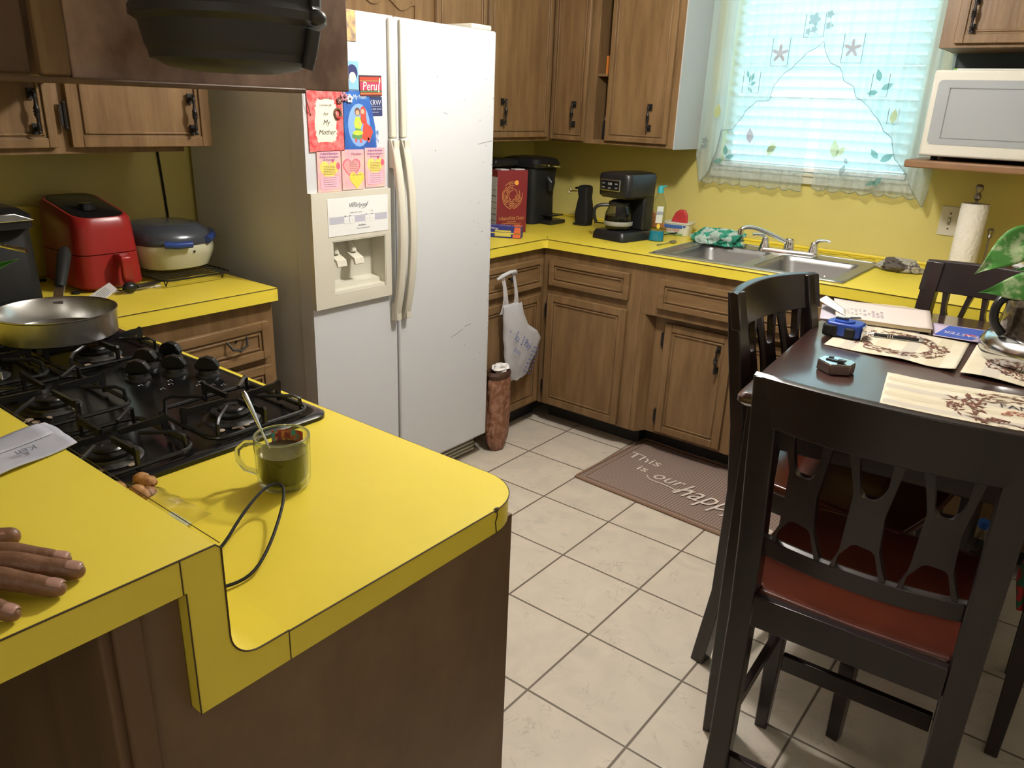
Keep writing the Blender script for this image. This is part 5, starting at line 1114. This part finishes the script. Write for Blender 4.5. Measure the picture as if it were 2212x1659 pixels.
for (ya, za, yb, zb, w_) in ((.276, .67, .264, .785, .017), (.352, .67, .338, .785, .013)):
    q.grid(lambda u, v: (.662+.008*math.sin(v*4)+.004*math.sin(u*9), (ya+(yb-ya)*v)+w_*(2*u-1)*(.62+1.3*(1-v)**3), za-.045+(zb+.012-za+.045)*v), 8, 10)
q.build('bag_straps', PB, bgp, fixn=False)
q = MB(); q.tube([(.655, .228, .782), (.668, .25, .797), (.668, .30, .806), (.662, .345, .803), (.650, .368, .79)], [.006, .009, .008, .008, .005], 10); q.build('knotted_handle', PB, bgp)
ut = Vector((0, .80, -.60)); vt = Vector((0, .60, .80)); BLU = flat('#5b6db0')
BX = .7165
q = MB(); q.text('[    ] Pay', (BX, .345, .485), ut, vt, .046, .135, shear=0); q.text('phone', (BX, .305, .447), ut, vt, .034, .058); q.text('+', (BX-.01, .262, .545), ut, vt, .03)
oc = Vector((BX+.001, .307, .512))
for i in range(6):
    d_ = ut*math.cos(R(60*i+30))+vt*math.sin(R(60*i+30)); q.tube([oc+d_*.006, oc+d_*.014], .0016, 5)
for s_ in range(3): 
    for j in range(7): q.box(BX-.004+.001*s_, BX-.0035+.001*s_, .405+.012*j-.02*s_, .413+.012*j-.02*s_, .325+.016*j+.01*s_, .333+.016*j+.01*s_)
q.build('printed_lettering', BLU, bgp)
tb2 = thing('trash_bag', 'crinkled brown bag standing between the fridge and the corner cabinet', 'bag', (.60, .28, .0))
rings = []
for i in range(31):
    t_ = i/30; z_ = .004+.345*t_; hx = .045*(1-.40*math.exp(-t_*9)-.05*math.sin(t_*5)); hy = .070*(1-.50*math.exp(-t_*6)-.12*math.exp(-(1-t_)*10)+.05*math.sin(t_*7)); ring = []
    for k_ in range(44):
        a = 2*PI*k_/44; w_ = 1+.045*math.sin(7*a+t_*6)+.030*math.sin(13*a-t_*16)+.02*math.sin(t_*40+3*a)
        ring.append((.684+hx*w_*math.cos(a), .222+hy*w_*math.sin(a), z_))
    rings.append(ring)
MB().loft(rings, cap=True).build('bag_body', mat('brown_bag', rgb('#7a5038'), .5, col2='#99705a', nscale=40, contrast=(.45, .6), bump=.5, bscale=50), tb2)
q = MB(); q.lathe([(.040, .345), (.050, .350), (.055, .368), (.048, .384), (.042, .374), (.036, .35)], (.684, .222, 0), 30, cap=False, sc=(.85, 1.25)); q.build('rolled_rim', mat('brown_bag_dark', rgb('#4c3426'), .6, bump=.6, bscale=40), tb2)
def crumple(c, r, seed, name, m, label, cat, nn=.5):
    random.seed(seed); bm_ = MB(); bm_.ball(c, r, 12, 8)
    for v in bm_.bm.verts: v.co += (v.co-Vector(c))*random.uniform(-nn*.6, nn*.6)
    return tag(bm_.build(name, m, smooth=False), label, cat)
crumple((.684, .235, .388), (.030, .038, .022), 3, 'tissue', PAPER, 'crumpled white tissue on top of the brown bag', 'tissue')
# ------------------------------------------------------------ rug
rg = thing('rug', 'brown checked kitchen rug with white happy lettering before the sink', 'rug', local=True); rg.location = (1.117, .221, .0005); rg.rotation_euler = (0, 0, R(-3))
def rugmat():
    m = bpy.data.materials.new('woven_rug'); m.use_nodes = True; nt = m.node_tree; b = nt.nodes['Principled BSDF']; b.inputs['Roughness'].default_value = .95
    tc = nt.nodes.new('ShaderNodeTexCoord'); w1_ = nt.nodes.new('ShaderNodeTexWave'); w2_ = nt.nodes.new('ShaderNodeTexWave'); w1_.bands_direction = 'X'; w2_.bands_direction = 'Y'
    for w_ in (w1_, w2_): w_.inputs['Scale'].default_value = 26.; w_.inputs['Distortion'].default_value = .6; w_.inputs['Detail'].default_value = 1; nt.links.new(tc.outputs['Object'], w_.inputs[0])
    ml = nt.nodes.new('ShaderNodeMath'); ml.operation = 'MULTIPLY'; nt.links.new(w1_.outputs['Fac'], ml.inputs[0]); nt.links.new(w2_.outputs['Fac'], ml.inputs[1])
    r = nt.nodes.new('ShaderNodeValToRGB'); r.color_ramp.elements[0].color = (*rgb('#76635a'), 1); r.color_ramp.elements[1].color = (*rgb('#a38f82'), 1); r.color_ramp.elements[0].position = .05; r.color_ramp.elements[1].position = .7
    nt.links.new(ml.outputs[0], r.inputs[0]); nt.links.new(r.outputs[0], b.inputs['Base Color']); return m
RW, RD = .98, .565
MB().grid(lambda u, v: (RW*u, RD*v, .004+.002*math.sin(u*9)*math.sin(v*5)), 30, 16).build('rug_cloth', rugmat(), rg, thick=.006)
q = MB(); q.tube([(x, y, .0065) for x, y in rrect(.004, RW-.004, .004, RD-.004, .01, 3)]+[(RW-.004, RD-.014, .0065)], .006, 8); q.tube([(x, y, .008) for x, y in rrect(.035, RW-.035, .03, RD-.03, .01, 2)]+[(RW-.035, RD-.04, .008)], .0025, 6); q.build('rug_binding', mat('rug_edge', rgb('#866a56'), .9), rg)
q = MB()
for s_, x, y, h, w_, sh_ in (('This', .130, .330, .085, .165, 0), ('is', .175, .245, .07, .045, 0), ('our', .305, .225, .105, .14, .3), ('happy', .520, .165, .17, .31, .4), ('place', .80, .10, .15, .26, .3)):
    q.text(s_, (x, y, .0095), (1, 0, 0), (0, 1, 0), h, w_, shear=sh_)
q.tube(smooth_pts([(.22, .225, .0105), (.25, .195, .0105), (.33, .20, .0105), (.40, .185, .0105), (.37, .165, .0105), (.385, .205, .0105), (.45, .23, .0105)], 2), .0025, 5)
q.build('lettering', flat('#d8cbbf'), rg)
# ------------------------------------------------------------ table
TZ = .93; TA = Vector((2.131, -.777, 0)); tu_ = Vector((math.cos(R(5)), math.sin(R(5)), 0)); tv_ = Vector((-math.sin(R(5)), math.cos(R(5)), 0)); TWX, TWY = 1.05, 1.10
tt = thing('dining_table', 'dark wood counter height dining table with papers and place mats', 'table', local=True); tt.location = TA; tt.rotation_euler = (0, 0, R(5))
rr = lambda g, z_: [(x, y, z_) for x, y in rrect(g, TWX-g, g, TWY-g, .018, 4)]
q = MB(); q.loft([rr(.008, TZ-.030), rr(.0, TZ-.022), rr(0, TZ-.010), rr(.006, TZ-.001), rr(.010, TZ)]); q.build('tabletop', TTOP, tt)
q = MB(); q.box(.05, TWX-.05, .05, .075, .80, TZ-.031); q.box(.05, TWX-.05, TWY-.075, TWY-.05, .80, TZ-.031); q.box(.05, .075, .05, TWY-.05, .80, TZ-.031); q.box(TWX-.075, TWX-.05, .05, TWY-.05, .80, TZ-.031); q.build('apron', ESP, tt, bev=.002)
for x, y in ((.022, .022), (TWX-.092, .022), (.022, TWY-.092), (TWX-.092, TWY-.092)):
    q = MB(); q.loft([[(x+a, y+b_, z_) for a, b_ in ((g, g), (.07-g, g), (.07-g, .07-g), (g, .07-g))] for z_, g in ((.0005, .008), (.45, .002), (TZ-.031, 0))]); q.build('leg', ESP, tt, bev=.003)
# ------------------------------------------------------------ chairs
def chair(label):
    t = thing('dining_chair', label, 'chair', local=True, group='counter height dining chairs around the table')
    for s_ in (-1, 1):
        out = [(-.245, 0), (-.205, 0), (-.172, .25), (-.168, .56), (-.190, .75), (-.228, .95), (-.258, 1.076), (-.283, 1.076), (-.262, .94), (-.226, .74), (-.208, .56), (-.210, .25)]
        q = MB(); x0 = .166*s_; x1 = .212*s_; q.prism(out, 'x', min(x0, x1), max(x0, x1)); q.build('leg', ESP, t, bev=.003)
        q = MB(); cx = .188*s_; q.loft([[(cx+a*w_, .172+b_*w_, z_) for a, b_ in ((-1, -1), (1, -1), (1, 1), (-1, 1))] for z_, w_ in ((.0005, .015), (.45, .022), (.597, .022))]); q.build('leg', ESP, t, bev=.003)
    q = MB(); q.box(-.166, .166, -.222, -.202, .557, .6235); q.build('seat_rail', ESP, t, bev=.002)
    q = MB(); q.box(-.167, .167, .162, .182, .542, .597); q.build('seat_rail', ESP, t, bev=.002)
    for s_ in (-1, 1):
        q = MB(); q.box(min(.178*s_, .198*s_), max(.178*s_, .198*s_), -.18, .155, .542, .597); q.build('seat_rail', ESP, t, bev=.002)
        q = MB(); q.box(min(.180*s_, .196*s_), max(.180*s_, .196*s_), -.19, .158, .275, .305); q.build('stretcher', ESP, t, bev=.002)
    q = MB(); q.box(-.167, .167, .163, .181, .190, .235); q.build('stretcher', ESP, t, bev=.002, label='front footrest bar')
    q = MB(); q.box(-.167, .167, -.202, -.184, .175, .215); q.build('stretcher', ESP, t, bev=.002)
    def sf(u, v):
        x = -.212+.424*u; y = -.200+.42*v; y2 = y+.012*(1-(2*u-1)**2)*(1 if v > .9 else 0)
        return (x*(1-.215*(1-min(1, max(0, (v-.06)/.05)))), y2, .624-.012*math.sin(PI*u)*math.sin(PI*min(1, v*1.05))+.003*(abs(2*u-1)))
    m = MB(); m.grid(sf, 20, 16); so = m.build('seat', MAHO, t, fixn=False)
    sd = so.modifiers.new('s', 'SOLIDIFY'); sd.thickness = .026; sd.offset = -1; bv = so.modifiers.new('b', 'BEVEL'); bv.width = .006; bv.segments = 2; bv.limit_method = 'ANGLE'; bv.angle_limit = R(50)
    def yb(x, z_):
        base = -.172-.02*(z_-.56)/.19 if z_ < .75 else -.192-.215*(z_-.75)
        return base-.034*(1-(x/.20)**2)-.006
    def rail(z0, z1, hx, th_, name, arch=0):
        n = 16; rings = []
        for i in range(n+1):
            x = -hx+2*hx*i/n; up = arch*(1-(x/hx)**2)
            rings.append([(x, yb(x, z0)-th_/2, z0), (x, yb(x, z0)+th_/2, z0), (x, yb(x, z1+up)+th_/2, z1+up-.004), (x, yb(x, z1+up), z1+up), (x, yb(x, z1+up)-th_/2, z1+up-.004)])
        MB().loft(rings).build(name, ESP, t, bev=.0015)
    rail(.986, 1.079, .215, .024, 'top_rail', .006)
    rail(.714, .755, .169, .020, 'lower_back_rail')
    Z0, Z1 = .750, .992; hh = Z1-Z0
    for cx in (-.108, 0, .108):
        outl = []
        n = 12
        def hw(s): return .021+(.019 if s > .46 else .029)*abs(2*s-.92)**1.6
        lft = [(-hw(i/n), Z0+hh*i/n) for i in range(n+1)]
        # top U cut
        ucut = [(-hw(1)+.013, Z1)]+[(-.026*math.cos(PI*i/14), Z1-.004-hh*.34*math.sin(PI*i/14)**.7) for i in range(15)]+[(hw(1)-.013, Z1)]
        rgt = [(hw(1-i/n), Z1-hh*i/n) for i in range(n+1)]
        bcut = [(.036*math.cos(PI*i/14), Z0+hh*.27*math.sin(PI*i/14)**.75) for i in range(15)]
        poly = lft+ucut+rgt+bcut
        m = MB(); bm_ = m.bm
        vs = [bm_.verts.new((cx+x, 0, z_)) for x, z_ in poly]
        f_ = bm_.faces.new(vs); bmesh.ops.triangulate(bm_, faces=[f_]); 
        ret = bmesh.ops.extrude_face_region(bm_, geom=bm_.faces[:]); ev_ = [e for e in ret['geom'] if isinstance(e, bmesh.types.BMVert)]
        front_ = set(vs)
        for v in bm_.verts:
            off = -.009 if v in front_ else .009
            v.co.y = yb(v.co.x, v.co.z)+off
        m.build('splat', ESP, t, bev=0, ang=50)
    return t
ch1 = chair('nearest dark dining chair, its back toward the viewer, mahogany seat'); ch1.location = (2.466, -.787, 0); ch1.rotation_euler = (0, 0, R(3))
for lb, loc, rz in (('dark dining chair at the left side of the table, nearest the rug', (2.283, -.335, 0), -98), ('dark dining chair at the far side of the table, before the sink counter', (2.405, .12, 0), 169), ('dark dining chair at the right side of the table, mostly out of frame', (2.925, -.15, 0), 90)):
    c_ = copy_tree(ch1); c_['label'] = lb; c_.location = loc; c_.rotation_euler = (0, 0, R(rz))
# patterned cloth on the right chair
q = MB(); q.grid(lambda u, v: (2.722-.012*math.sin(v*3)+.008*math.sin(u*9), -.345+.14*u, .545-.13*v-.006*math.sin(u*12)), 10, 10); pc_ = q.build('patterned_cloth', mat('patterned_fabric', rgb('#1f5a3a'), .8, col2='#a5262a', nscale=30, contrast=(.48, .52)), thick=.01); tag(pc_, 'green and red patterned cloth hanging off the right dining chair', 'cloth')
# bottle under table
wbt = thing('water_bottle', 'clear plastic water bottle with blue cap seen through the nearest chair back', 'bottle', (2.575, .44, .0))
bxy = (2.575, .44, 0)
MB().lathe([(.040, .001), (.046, .01), (.046, .10), (.044, .11), (.046, .12), (.046, .17), (.040, .20), (.020, .228), (.0165, .235)], bxy, 32).build('bottle_body', glassy('water_bottle_plastic', (.9, .93, .93), .08), wbt)
MB().lathe([(.0185, .236), (.019, .238), (.019, .256), (.017, .259), (.0, .260)], bxy, 20).build('cap', mat('blue_cap', rgb('#1f55a8'), .4), wbt)
# ------------------------------------------------------------ things on the table
MZ = TZ+.0008
def placemat(label, nl, nr, fr2, fl, curl, textm=None, seed=1, rise=lambda u, v: 0, wreath=(.5, .5, .36, .36), ring0=0):
    t = thing('place_mat', label, 'place mat', ((nl[0]+fr2[0])/2, (nl[1]+fr2[1])/2, MZ), 'printed place mats on the dining table')
    NL, NR, FR_, FL = (Vector((*p, 0)) for p in (nl, nr, fr2, fl))
    def P(u, v, dz=0):
        p = NL.lerp(NR, u).lerp(FL.lerp(FR_, u), v); return Vector((p.x, p.y, MZ+.0012+rise(u, v)+dz))
    MB().grid(P, 36, 24).build('mat_sheet', mat('mat_cream', rgb('#cfc3a8'), .6, col2='#d9d0bb', nscale=9), t, thick=.0009, fixn=False)
    n = 9; random.seed(seed)
    for k_ in range(n):
        if k_ % 2 == 0: continue
        q = MB()
        if textm == 'h': q.grid(lambda u, v: P(.01+.98*u, (k_+.04+.92*v)/n, .0007), 30, 3)
        else: q.grid(lambda u, v: P((k_+.04+.92*u)/n, .01+.98*v, .0007), 4, 20)
        q.build('printed_plank', mat('mat_plank%d' % (k_ % 4), rgb(('#c9bdae', '#c2b9aa', '#d3c9b5', '#cabfa4')[k_ % 4]), .6), t, fixn=False)
    q = MB(); cu, cv_, ru, rv = wreath
    for i in range(330):
        a = random.uniform(0, 2*PI); r_ = random.uniform(.68, 1.10); u = cu+ru*r_*math.cos(a); v = cv_+rv*r_*math.sin(a)
        if not (0.01 < u < .99 and .01 < v < .99): continue
        da = a+PI/2+random.uniform(-1.15, 1.15); L_ = random.uniform(.05, .11); du = L_*math.cos(da)*ru/.42; dv = L_*math.sin(da)*rv/.42; w_ = random.uniform(.004, .010)
        pts = [(u-du/2, v-dv/2), (u+w_*math.sin(da), v-w_*math.cos(da)), (u+du/2, v+dv/2), (u-w_*math.sin(da), v+w_*math.cos(da))]
        q.f([q.v(P(min(max(a_, .005), .995), min(max(b_, .005), .995), .0012+i*3e-6)) for a_, b_ in pts])
    q.build('printed_twig_wreath', mat('twig_print', rgb('#5c3a30'), .7, col2='#7a4a3a', nscale=40), t, fixn=False)
    return t, P
placemat('cream place mat with twig wreath under the pen and blue tape measure', (2.160, -.276), (2.468, -.290), (2.451, .025), (2.150, .03), 0, None, 3, lambda u, v: .010*max(0, (u-.75)/.25)**2*(1-v)**2+.006*math.exp(-((u-.6)/.2)**2)*(1-v)**4)
placemat('cream place mat under the plant pot at the right edge', (2.479, -.293), (2.83, -.30), (2.81, .04), (2.468, .024), 0, None, 5, lambda u, v: .008*math.exp(-((u-.15)/.2)**2)*(1-v)**3)
m3, P3 = placemat('cream place mat reading Family gathers here, nearest the viewer', (2.391, -.666), (2.83, -.575), (2.80, -.33), (2.349, -.418), 0, 'h', 7, lambda u, v: .004*math.exp(-(u/.12)**2), wreath=(.66, .45, .36, .46))
q = MB(); tdir = (P3(.7, .5)-P3(.6, .5)).normalized(); tup = Vector((-tdir.y, tdir.x, 0)); q.text('FAMILY', P3(.60, .56, .0015), tdir, tup, .034, .10); q.build('lettering', flat('#3c3436'), m3)
q = MB(); q.text('HERE', P3(.69, .26, .0015), tdir, tup, .028, .06); q.build('lettering', flat('#3c3436'), m3)
q = MB(); q.text('gathers', P3(.66, .40, .0015), tdir, tup, .05, .16, shear=.5); q.build('lettering', flat('#a8604c'), m3)
# blue tape measure
bm1 = thing('tape_measure', 'blue and black tape measure at the left of the table', 'tape measure', local=True); bm1.location = (2.176, -.155, MZ+.0022); bm1.rotation_euler = (0, 0, R(2))
pr = [(-.042, -.032), (.040, -.034), (.046, -.020), (.046, .025), (.03, .038), (-.02, .04), (-.042, .025), (-.048, 0)]
q = MB(); q.prism(pr, 'z', .004, .040); q.build('case', mat('tape_blue', rgb('#1f3f94'), .35), bm1, bev=.005)
q = MB(); q.box(-.052, -.012, -.036, .02, 0, .034); q.box(.004, .034, -.037, -.02, .002, .032); q.build('rubber_grip', BLKM, bm1, bev=.007)
q = MB(); q.lathe([(.026, .040), (.026, .043), (.021, .044), (.0, .044)], (-.004, .0, 0), 28); q.build('center_disc', mat('tape_blue', (0, 0, 0)), bm1)
q = MB(); q.box(.0465, .050, -.026, .016, .003, .036); q.build('tape_hook', CHROME, bm1, bev=.001)
q = MB(); q.box(-.028, .004, -.006, .006, .0445, .049); q.tube([(-.005, -.004, .05), (.02, -.006, .054), (.034, .0, .055), (.03, .012, .054), (.005, .01, .051)], .0012, 6); q.build('belt_clip', mat('dark_clip', (.1, .1, .12), .3, metal=.8), bm1)
# chrome tape measure
cm1 = thing('tape_measure', 'small chrome tape measure alone on the dark tabletop', 'tape measure', local=True); cm1.location = (2.247, -.485, MZ); cm1.rotation_euler = (0, 0, R(-4))
pr = [(-.037, -.012), (.004, -.037), (.040, -.010), (.040, .022), (.026, .034), (-.006, .036), (-.034, .022)]
q = MB(); q.prism(pr, 'z', .0, .024); q.build('case', mat('satin_brown_metal', (.22, .17, .15), .28, metal=.9), cm1, bev=.003)
q = MB(); q.prism([(x*.97, y*.97) for x, y in pr], 'z', .0242, .0258); q.build('chrome_top_plate', CHROME, cm1, bev=.0008)
q = MB()
for i in range(15): q.ball((-.034+.0027*i, -.0155-.00165*i, .0235), .0011, 6, 4)
q.build('knurled_edge', CHROME, cm1)
q = MB(); q.box(-.020, .020, -.006, .003, .026, .0285); q.box(.008, .024, -.010, .003, .0285, .032); q.lathe([(.006, .026), (.006, .030), (.0, .031)], (-.014, .012, 0), 14); q.build('belt_clip', mat('dark_clip', (0, 0, 0)), cm1)
# pen
pe = thing('pen', 'black ballpoint pen with silver tip on the twig wreath place mat', 'pen', (2.29, -.09, MZ+.003))
a_, b_ = Vector((2.222, -.108, MZ+.0085)), Vector((2.357, -.068, MZ+.0085)); d_ = b_-a_
MB().tube([a_.lerp(b_, .12), a_.lerp(b_, .9)], .0048, 14).build('barrel', BLK, pe)
MB().tube([a_, a_.lerp(b_, .05), a_.lerp(b_, .12)], [.0008, .0028, .0046], 12).build('silver_tip', CHROME, pe)
q = MB(); q.tube([a_.lerp(b_, .9), a_.lerp(b_, .98), b_], [.005, .005, .003], 12)
for t_ in (.36, .40, .44): q.tube([a_.lerp(b_, t_), a_.lerp(b_, t_+.012)], .0051, 14)
q.build('silver_rings', CHROME, pe)
# papers and notebook
nb = thing('notebook', 'thick open notepad of cream pages with handwriting on the table', 'notebook', (2.2, .13, MZ))
Pn = [(2.115, -.012), (2.352, .040), (2.300, .272), (2.225, .285), (2.045, .205)]
q = MB(); q.prism(Pn, 'z', MZ+.0062, MZ+.0165); q.build('page_block', mat('page_edges', rgb('#bfae8c'), .8), nb)
q = MB(); Nq = [Vector((*p, 0)) for p in ((2.110, -.014), (2.355, .040), (2.302, .276), (2.038, .208))]
q.grid(lambda u, v: (lambda p: (p.x, p.y, MZ+.0172+.004*max(0, (.35-u)/.35)**2*v+.0005*math.sin(u*7)))(Nq[0].lerp(Nq[1], u).lerp(Nq[3].lerp(Nq[2], u), v)), 16, 10); q.build('top_page', mat('page_pinkish', rgb('#d2c4bc'), .75), nb, thick=.0006, fixn=False)
q = MB(); random.seed(12)
for i in range(9):
    for j in range(5):
        if random.random() < .75:
            p = Nq[0].lerp(Nq[1], .12+.045*i).lerp(Nq[3].lerp(Nq[2], .12+.045*i), .22+.075*j); q.tube([(p.x, p.y, MZ+.0185), (p.x+.003, p.y+.007, MZ+.0185), (p.x+.004, p.y, MZ+.0185), (p.x+.007, p.y+.005, MZ+.0185)], .0005, 4)
q.build('handwriting', flat('#6a5a9a'), nb)
q = MB(); q.grid(lambda u, v: (2.065+.26*u-.05*v*(1), .012+.045*u+.18*v-.02, MZ+.0015+.0012*math.sin(u*6)), 8, 6); tag(q.build('envelope', mat('white_paper_cool', rgb('#b9b3bd'), .7), thick=.0022, fixn=False), 'white envelope lying under the cream notepad', 'envelope')
q = MB(); q.grid(lambda u, v: (2.02+.11*u*(1-v*.2), .105-.10*u+.08*v, MZ+.020+.010*(1-u)), 6, 4); tag(q.build('folded_paper', PAPER, thick=.0008, fixn=False), 'folded white sheet sticking out left of the notepad', 'paper')
fl = thing('flyer', 'blue and white printed flyer beside the plant pot', 'flyer', (2.42, .11, MZ))
Fq = [Vector((*p, 0)) for p in ((2.36, .028), (2.475, .040), (2.485, .205), (2.325, .180))]
def fp(u, v, dz=0): p = Fq[0].lerp(Fq[1], u).lerp(Fq[3].lerp(Fq[2], u), v); return Vector((p.x, p.y, MZ+.0045+dz))
MB().grid(fp, 4, 4).build('flyer_sheet', flat('#b9a9bd'), fl, thick=.0006, fixn=False)
q = MB(); q.f([q.v(fp(u, v, .0008)) for u, v in ((.02, .05), (.80, .05), (.98, .92), (.30, .92))]); q.build('blue_field', flat('#3c57a8'), fl, fixn=False)
q = MB(); q.text('EASTER', fp(.55, .42, .0012), (-1, .05, 0), (-.05, -1, 0), .042, .085); q.build('lettering', flat('#d0c4d4'), fl)
q = MB(); q.f([q.v(fp(u, v, .0013)) for u, v in ((.62, .30), (.82, .34), (.80, .45), (.60, .42))]); q.build('red_mark', flat('#a82f3c'), fl, fixn=False)
# plant in a coffee pot
pp_ = thing('plant_pot', 'pothos plant growing in a glass coffee pot on a steel bowl base', 'plant', (2.62, -.057, MZ))
c0 = (2.62, -.057, 0)
MB().lathe([(.108, MZ+.0005), (.126, MZ+.004), (.142, MZ+.026), (.142, MZ+.046), (.130, MZ+.066), (.112, MZ+.074), (.104, MZ+.074), (.100, MZ+.060), (.0, MZ+.050)], c0, 56).build('steel_bowl', mat('worn_chrome', (.6, .6, .6), .18, metal=1.), pp_)
MB().lathe([(.098, MZ+.050), (.108, MZ+.060), (.110, MZ+.085), (.104, MZ+.140), (.100, MZ+.168), (.102, MZ+.176)], c0, 48, cap=False).build('glass_pot', glassy('pot_glass', (.8, .8, .76)), pp_)
MB().lathe([(.094, MZ+.052), (.104, MZ+.062), (.106, MZ+.085), (.100, MZ+.142), (.0, MZ+.144)], c0, 40).build('soil', mat('potting_soil', (.035, .022, .014), .9, col2=(.10, .07, .05), nscale=60), pp_)
q = MB(); hl = Vector((-.786, -.618, 0)); cc = Vector(c0)
q.tube(smooth_pts([cc+hl*.100+Vector((0, 0, MZ+.168)), cc+hl*.130+Vector((0, 0, MZ+.172)), cc+hl*.150+Vector((0, 0, MZ+.145)), cc+hl*.146+Vector((0, 0, MZ+.105)), cc+hl*.118+Vector((0, 0, MZ+.078))]), .0105, 10); q.build('pot_handle', BLK, pp_)
VL = mat('variegated_leaf', rgb('#4a8a3c'), .38, col2='#a9bd8f', nscale=26, contrast=(.50, .60), spec=.4)
LV = [((2.540, -.15, 1.250), (2.449, -.20, 1.152), .052, (.1, -.95, .15)), ((2.590, -.13, 1.140), (2.468, -.20, 1.112), .046, (.05, -.90, .35)), ((2.60, -.08, 1.165), (2.525, -.13, 1.168), .036, (0, -.8, .5)),
      ((2.56, -.12, 1.255), (2.62, -.16, 1.29), .035, (.1, -.7, .6)), ((2.62, -.06, 1.20), (2.70, -.12, 1.22), .035, (0, -.5, .8)), ((2.64, -.02, 1.16), (2.72, .06, 1.17), .035, (0, -.3, .9)), ((2.60, 0, 1.20), (2.56, .09, 1.22), .033, (0, -.3, .9)), ((2.62, -.10, 1.10), (2.60, -.19, 1.075), .03, (0, -.5, .8))]
q = MB()
for b_, t_, w_, n_ in LV:
    leaf(b_, t_, w_, nrm=n_, m=VL, par=pp_, droop=.008, fold=.12); q.tube(smooth_pts([(2.62, -.057, MZ+.12), (2.62+(b_[0]-2.62)*.3, -.057+(b_[1]+.057)*.3, b_[2]-.02), b_], 1), .0022, 6)
q.build('stem', mat('stem_green', (0, 0, 0)), pp_)
# ------------------------------------------------------------ lights
lf = thing('ceiling_light', 'round frosted ceiling light above the kitchen floor', 'ceiling light', (1.62, -.36, ZC-.001))
MB().lathe([(.0, ZC-.001), (.16, ZC-.001), (.165, ZC-.02), (.15, ZC-.03), (.0, ZC-.03)][::-1], (1.62, -.36, 0), 36).build('base', WHTP, lf)
MB().lathe([(.001, ZC-.088), (.06, ZC-.085), (.11, ZC-.070), (.145, ZC-.031)], (1.62, -.36, 0), 36).build('frosted_dome', mat('lamp_dome', (.9, .88, .8), .5, emis=((1, .86, .66), 3.)), lf)
def light(name, kind, loc, en, col, size=.1, rot=None, parent=None):
    l = bpy.data.lights.new(name, kind); l.energy = en; l.color = col
    if kind == 'POINT': l.shadow_soft_size = size
    if kind == 'AREA': l.shape = 'RECTANGLE'; l.size = size[0]; l.size_y = size[1]
    o = bpy.data.objects.new(name, l); C.objects.link(o); o.location = loc
    if rot: o.rotation_euler = rot
    return o
light('kitchen_lamp', 'POINT', (1.62, -.36, 2.17), 50, (1, .955, .90), .07)
light('dining_lamp', 'POINT', (3.2, -3.5, 2.05), 6.2, (1, .92, .82), .12)
dl = thing('ceiling_light', 'ceiling light above the dining side behind the bar', 'ceiling light', (3.2, -3.5, ZC-.001))
MB().lathe([(.0, ZC-.001), (.16, ZC-.001), (.165, ZC-.02), (.15, ZC-.03), (.0, ZC-.03)][::-1], (3.2, -3.5, 0), 36).build('base', WHTP, dl)
# daylight
w = bpy.data.worlds.new('world'); bpy.context.scene.world = w; w.use_nodes = True
bgn = w.node_tree.nodes['Background']; bgn.inputs[0].default_value = (.50, .80, .92, 1); bgn.inputs[1].default_value = 1.7
light('window_daylight', 'AREA', (1.53, 1.60, 1.75), 7, (.62, .88, 1.), (.9, 1.0), (R(-90), 0, 0))
sc = bpy.context.scene
sc.view_settings.view_transform = 'Standard'; sc.view_settings.look = 'None'; sc.view_settings.gamma = 1; sc.view_settings.use_curve_mapping = False
sc.view_settings.exposure = .6
for o in list(bpy.data.objects):
    if '_local' in o: del o['_local']
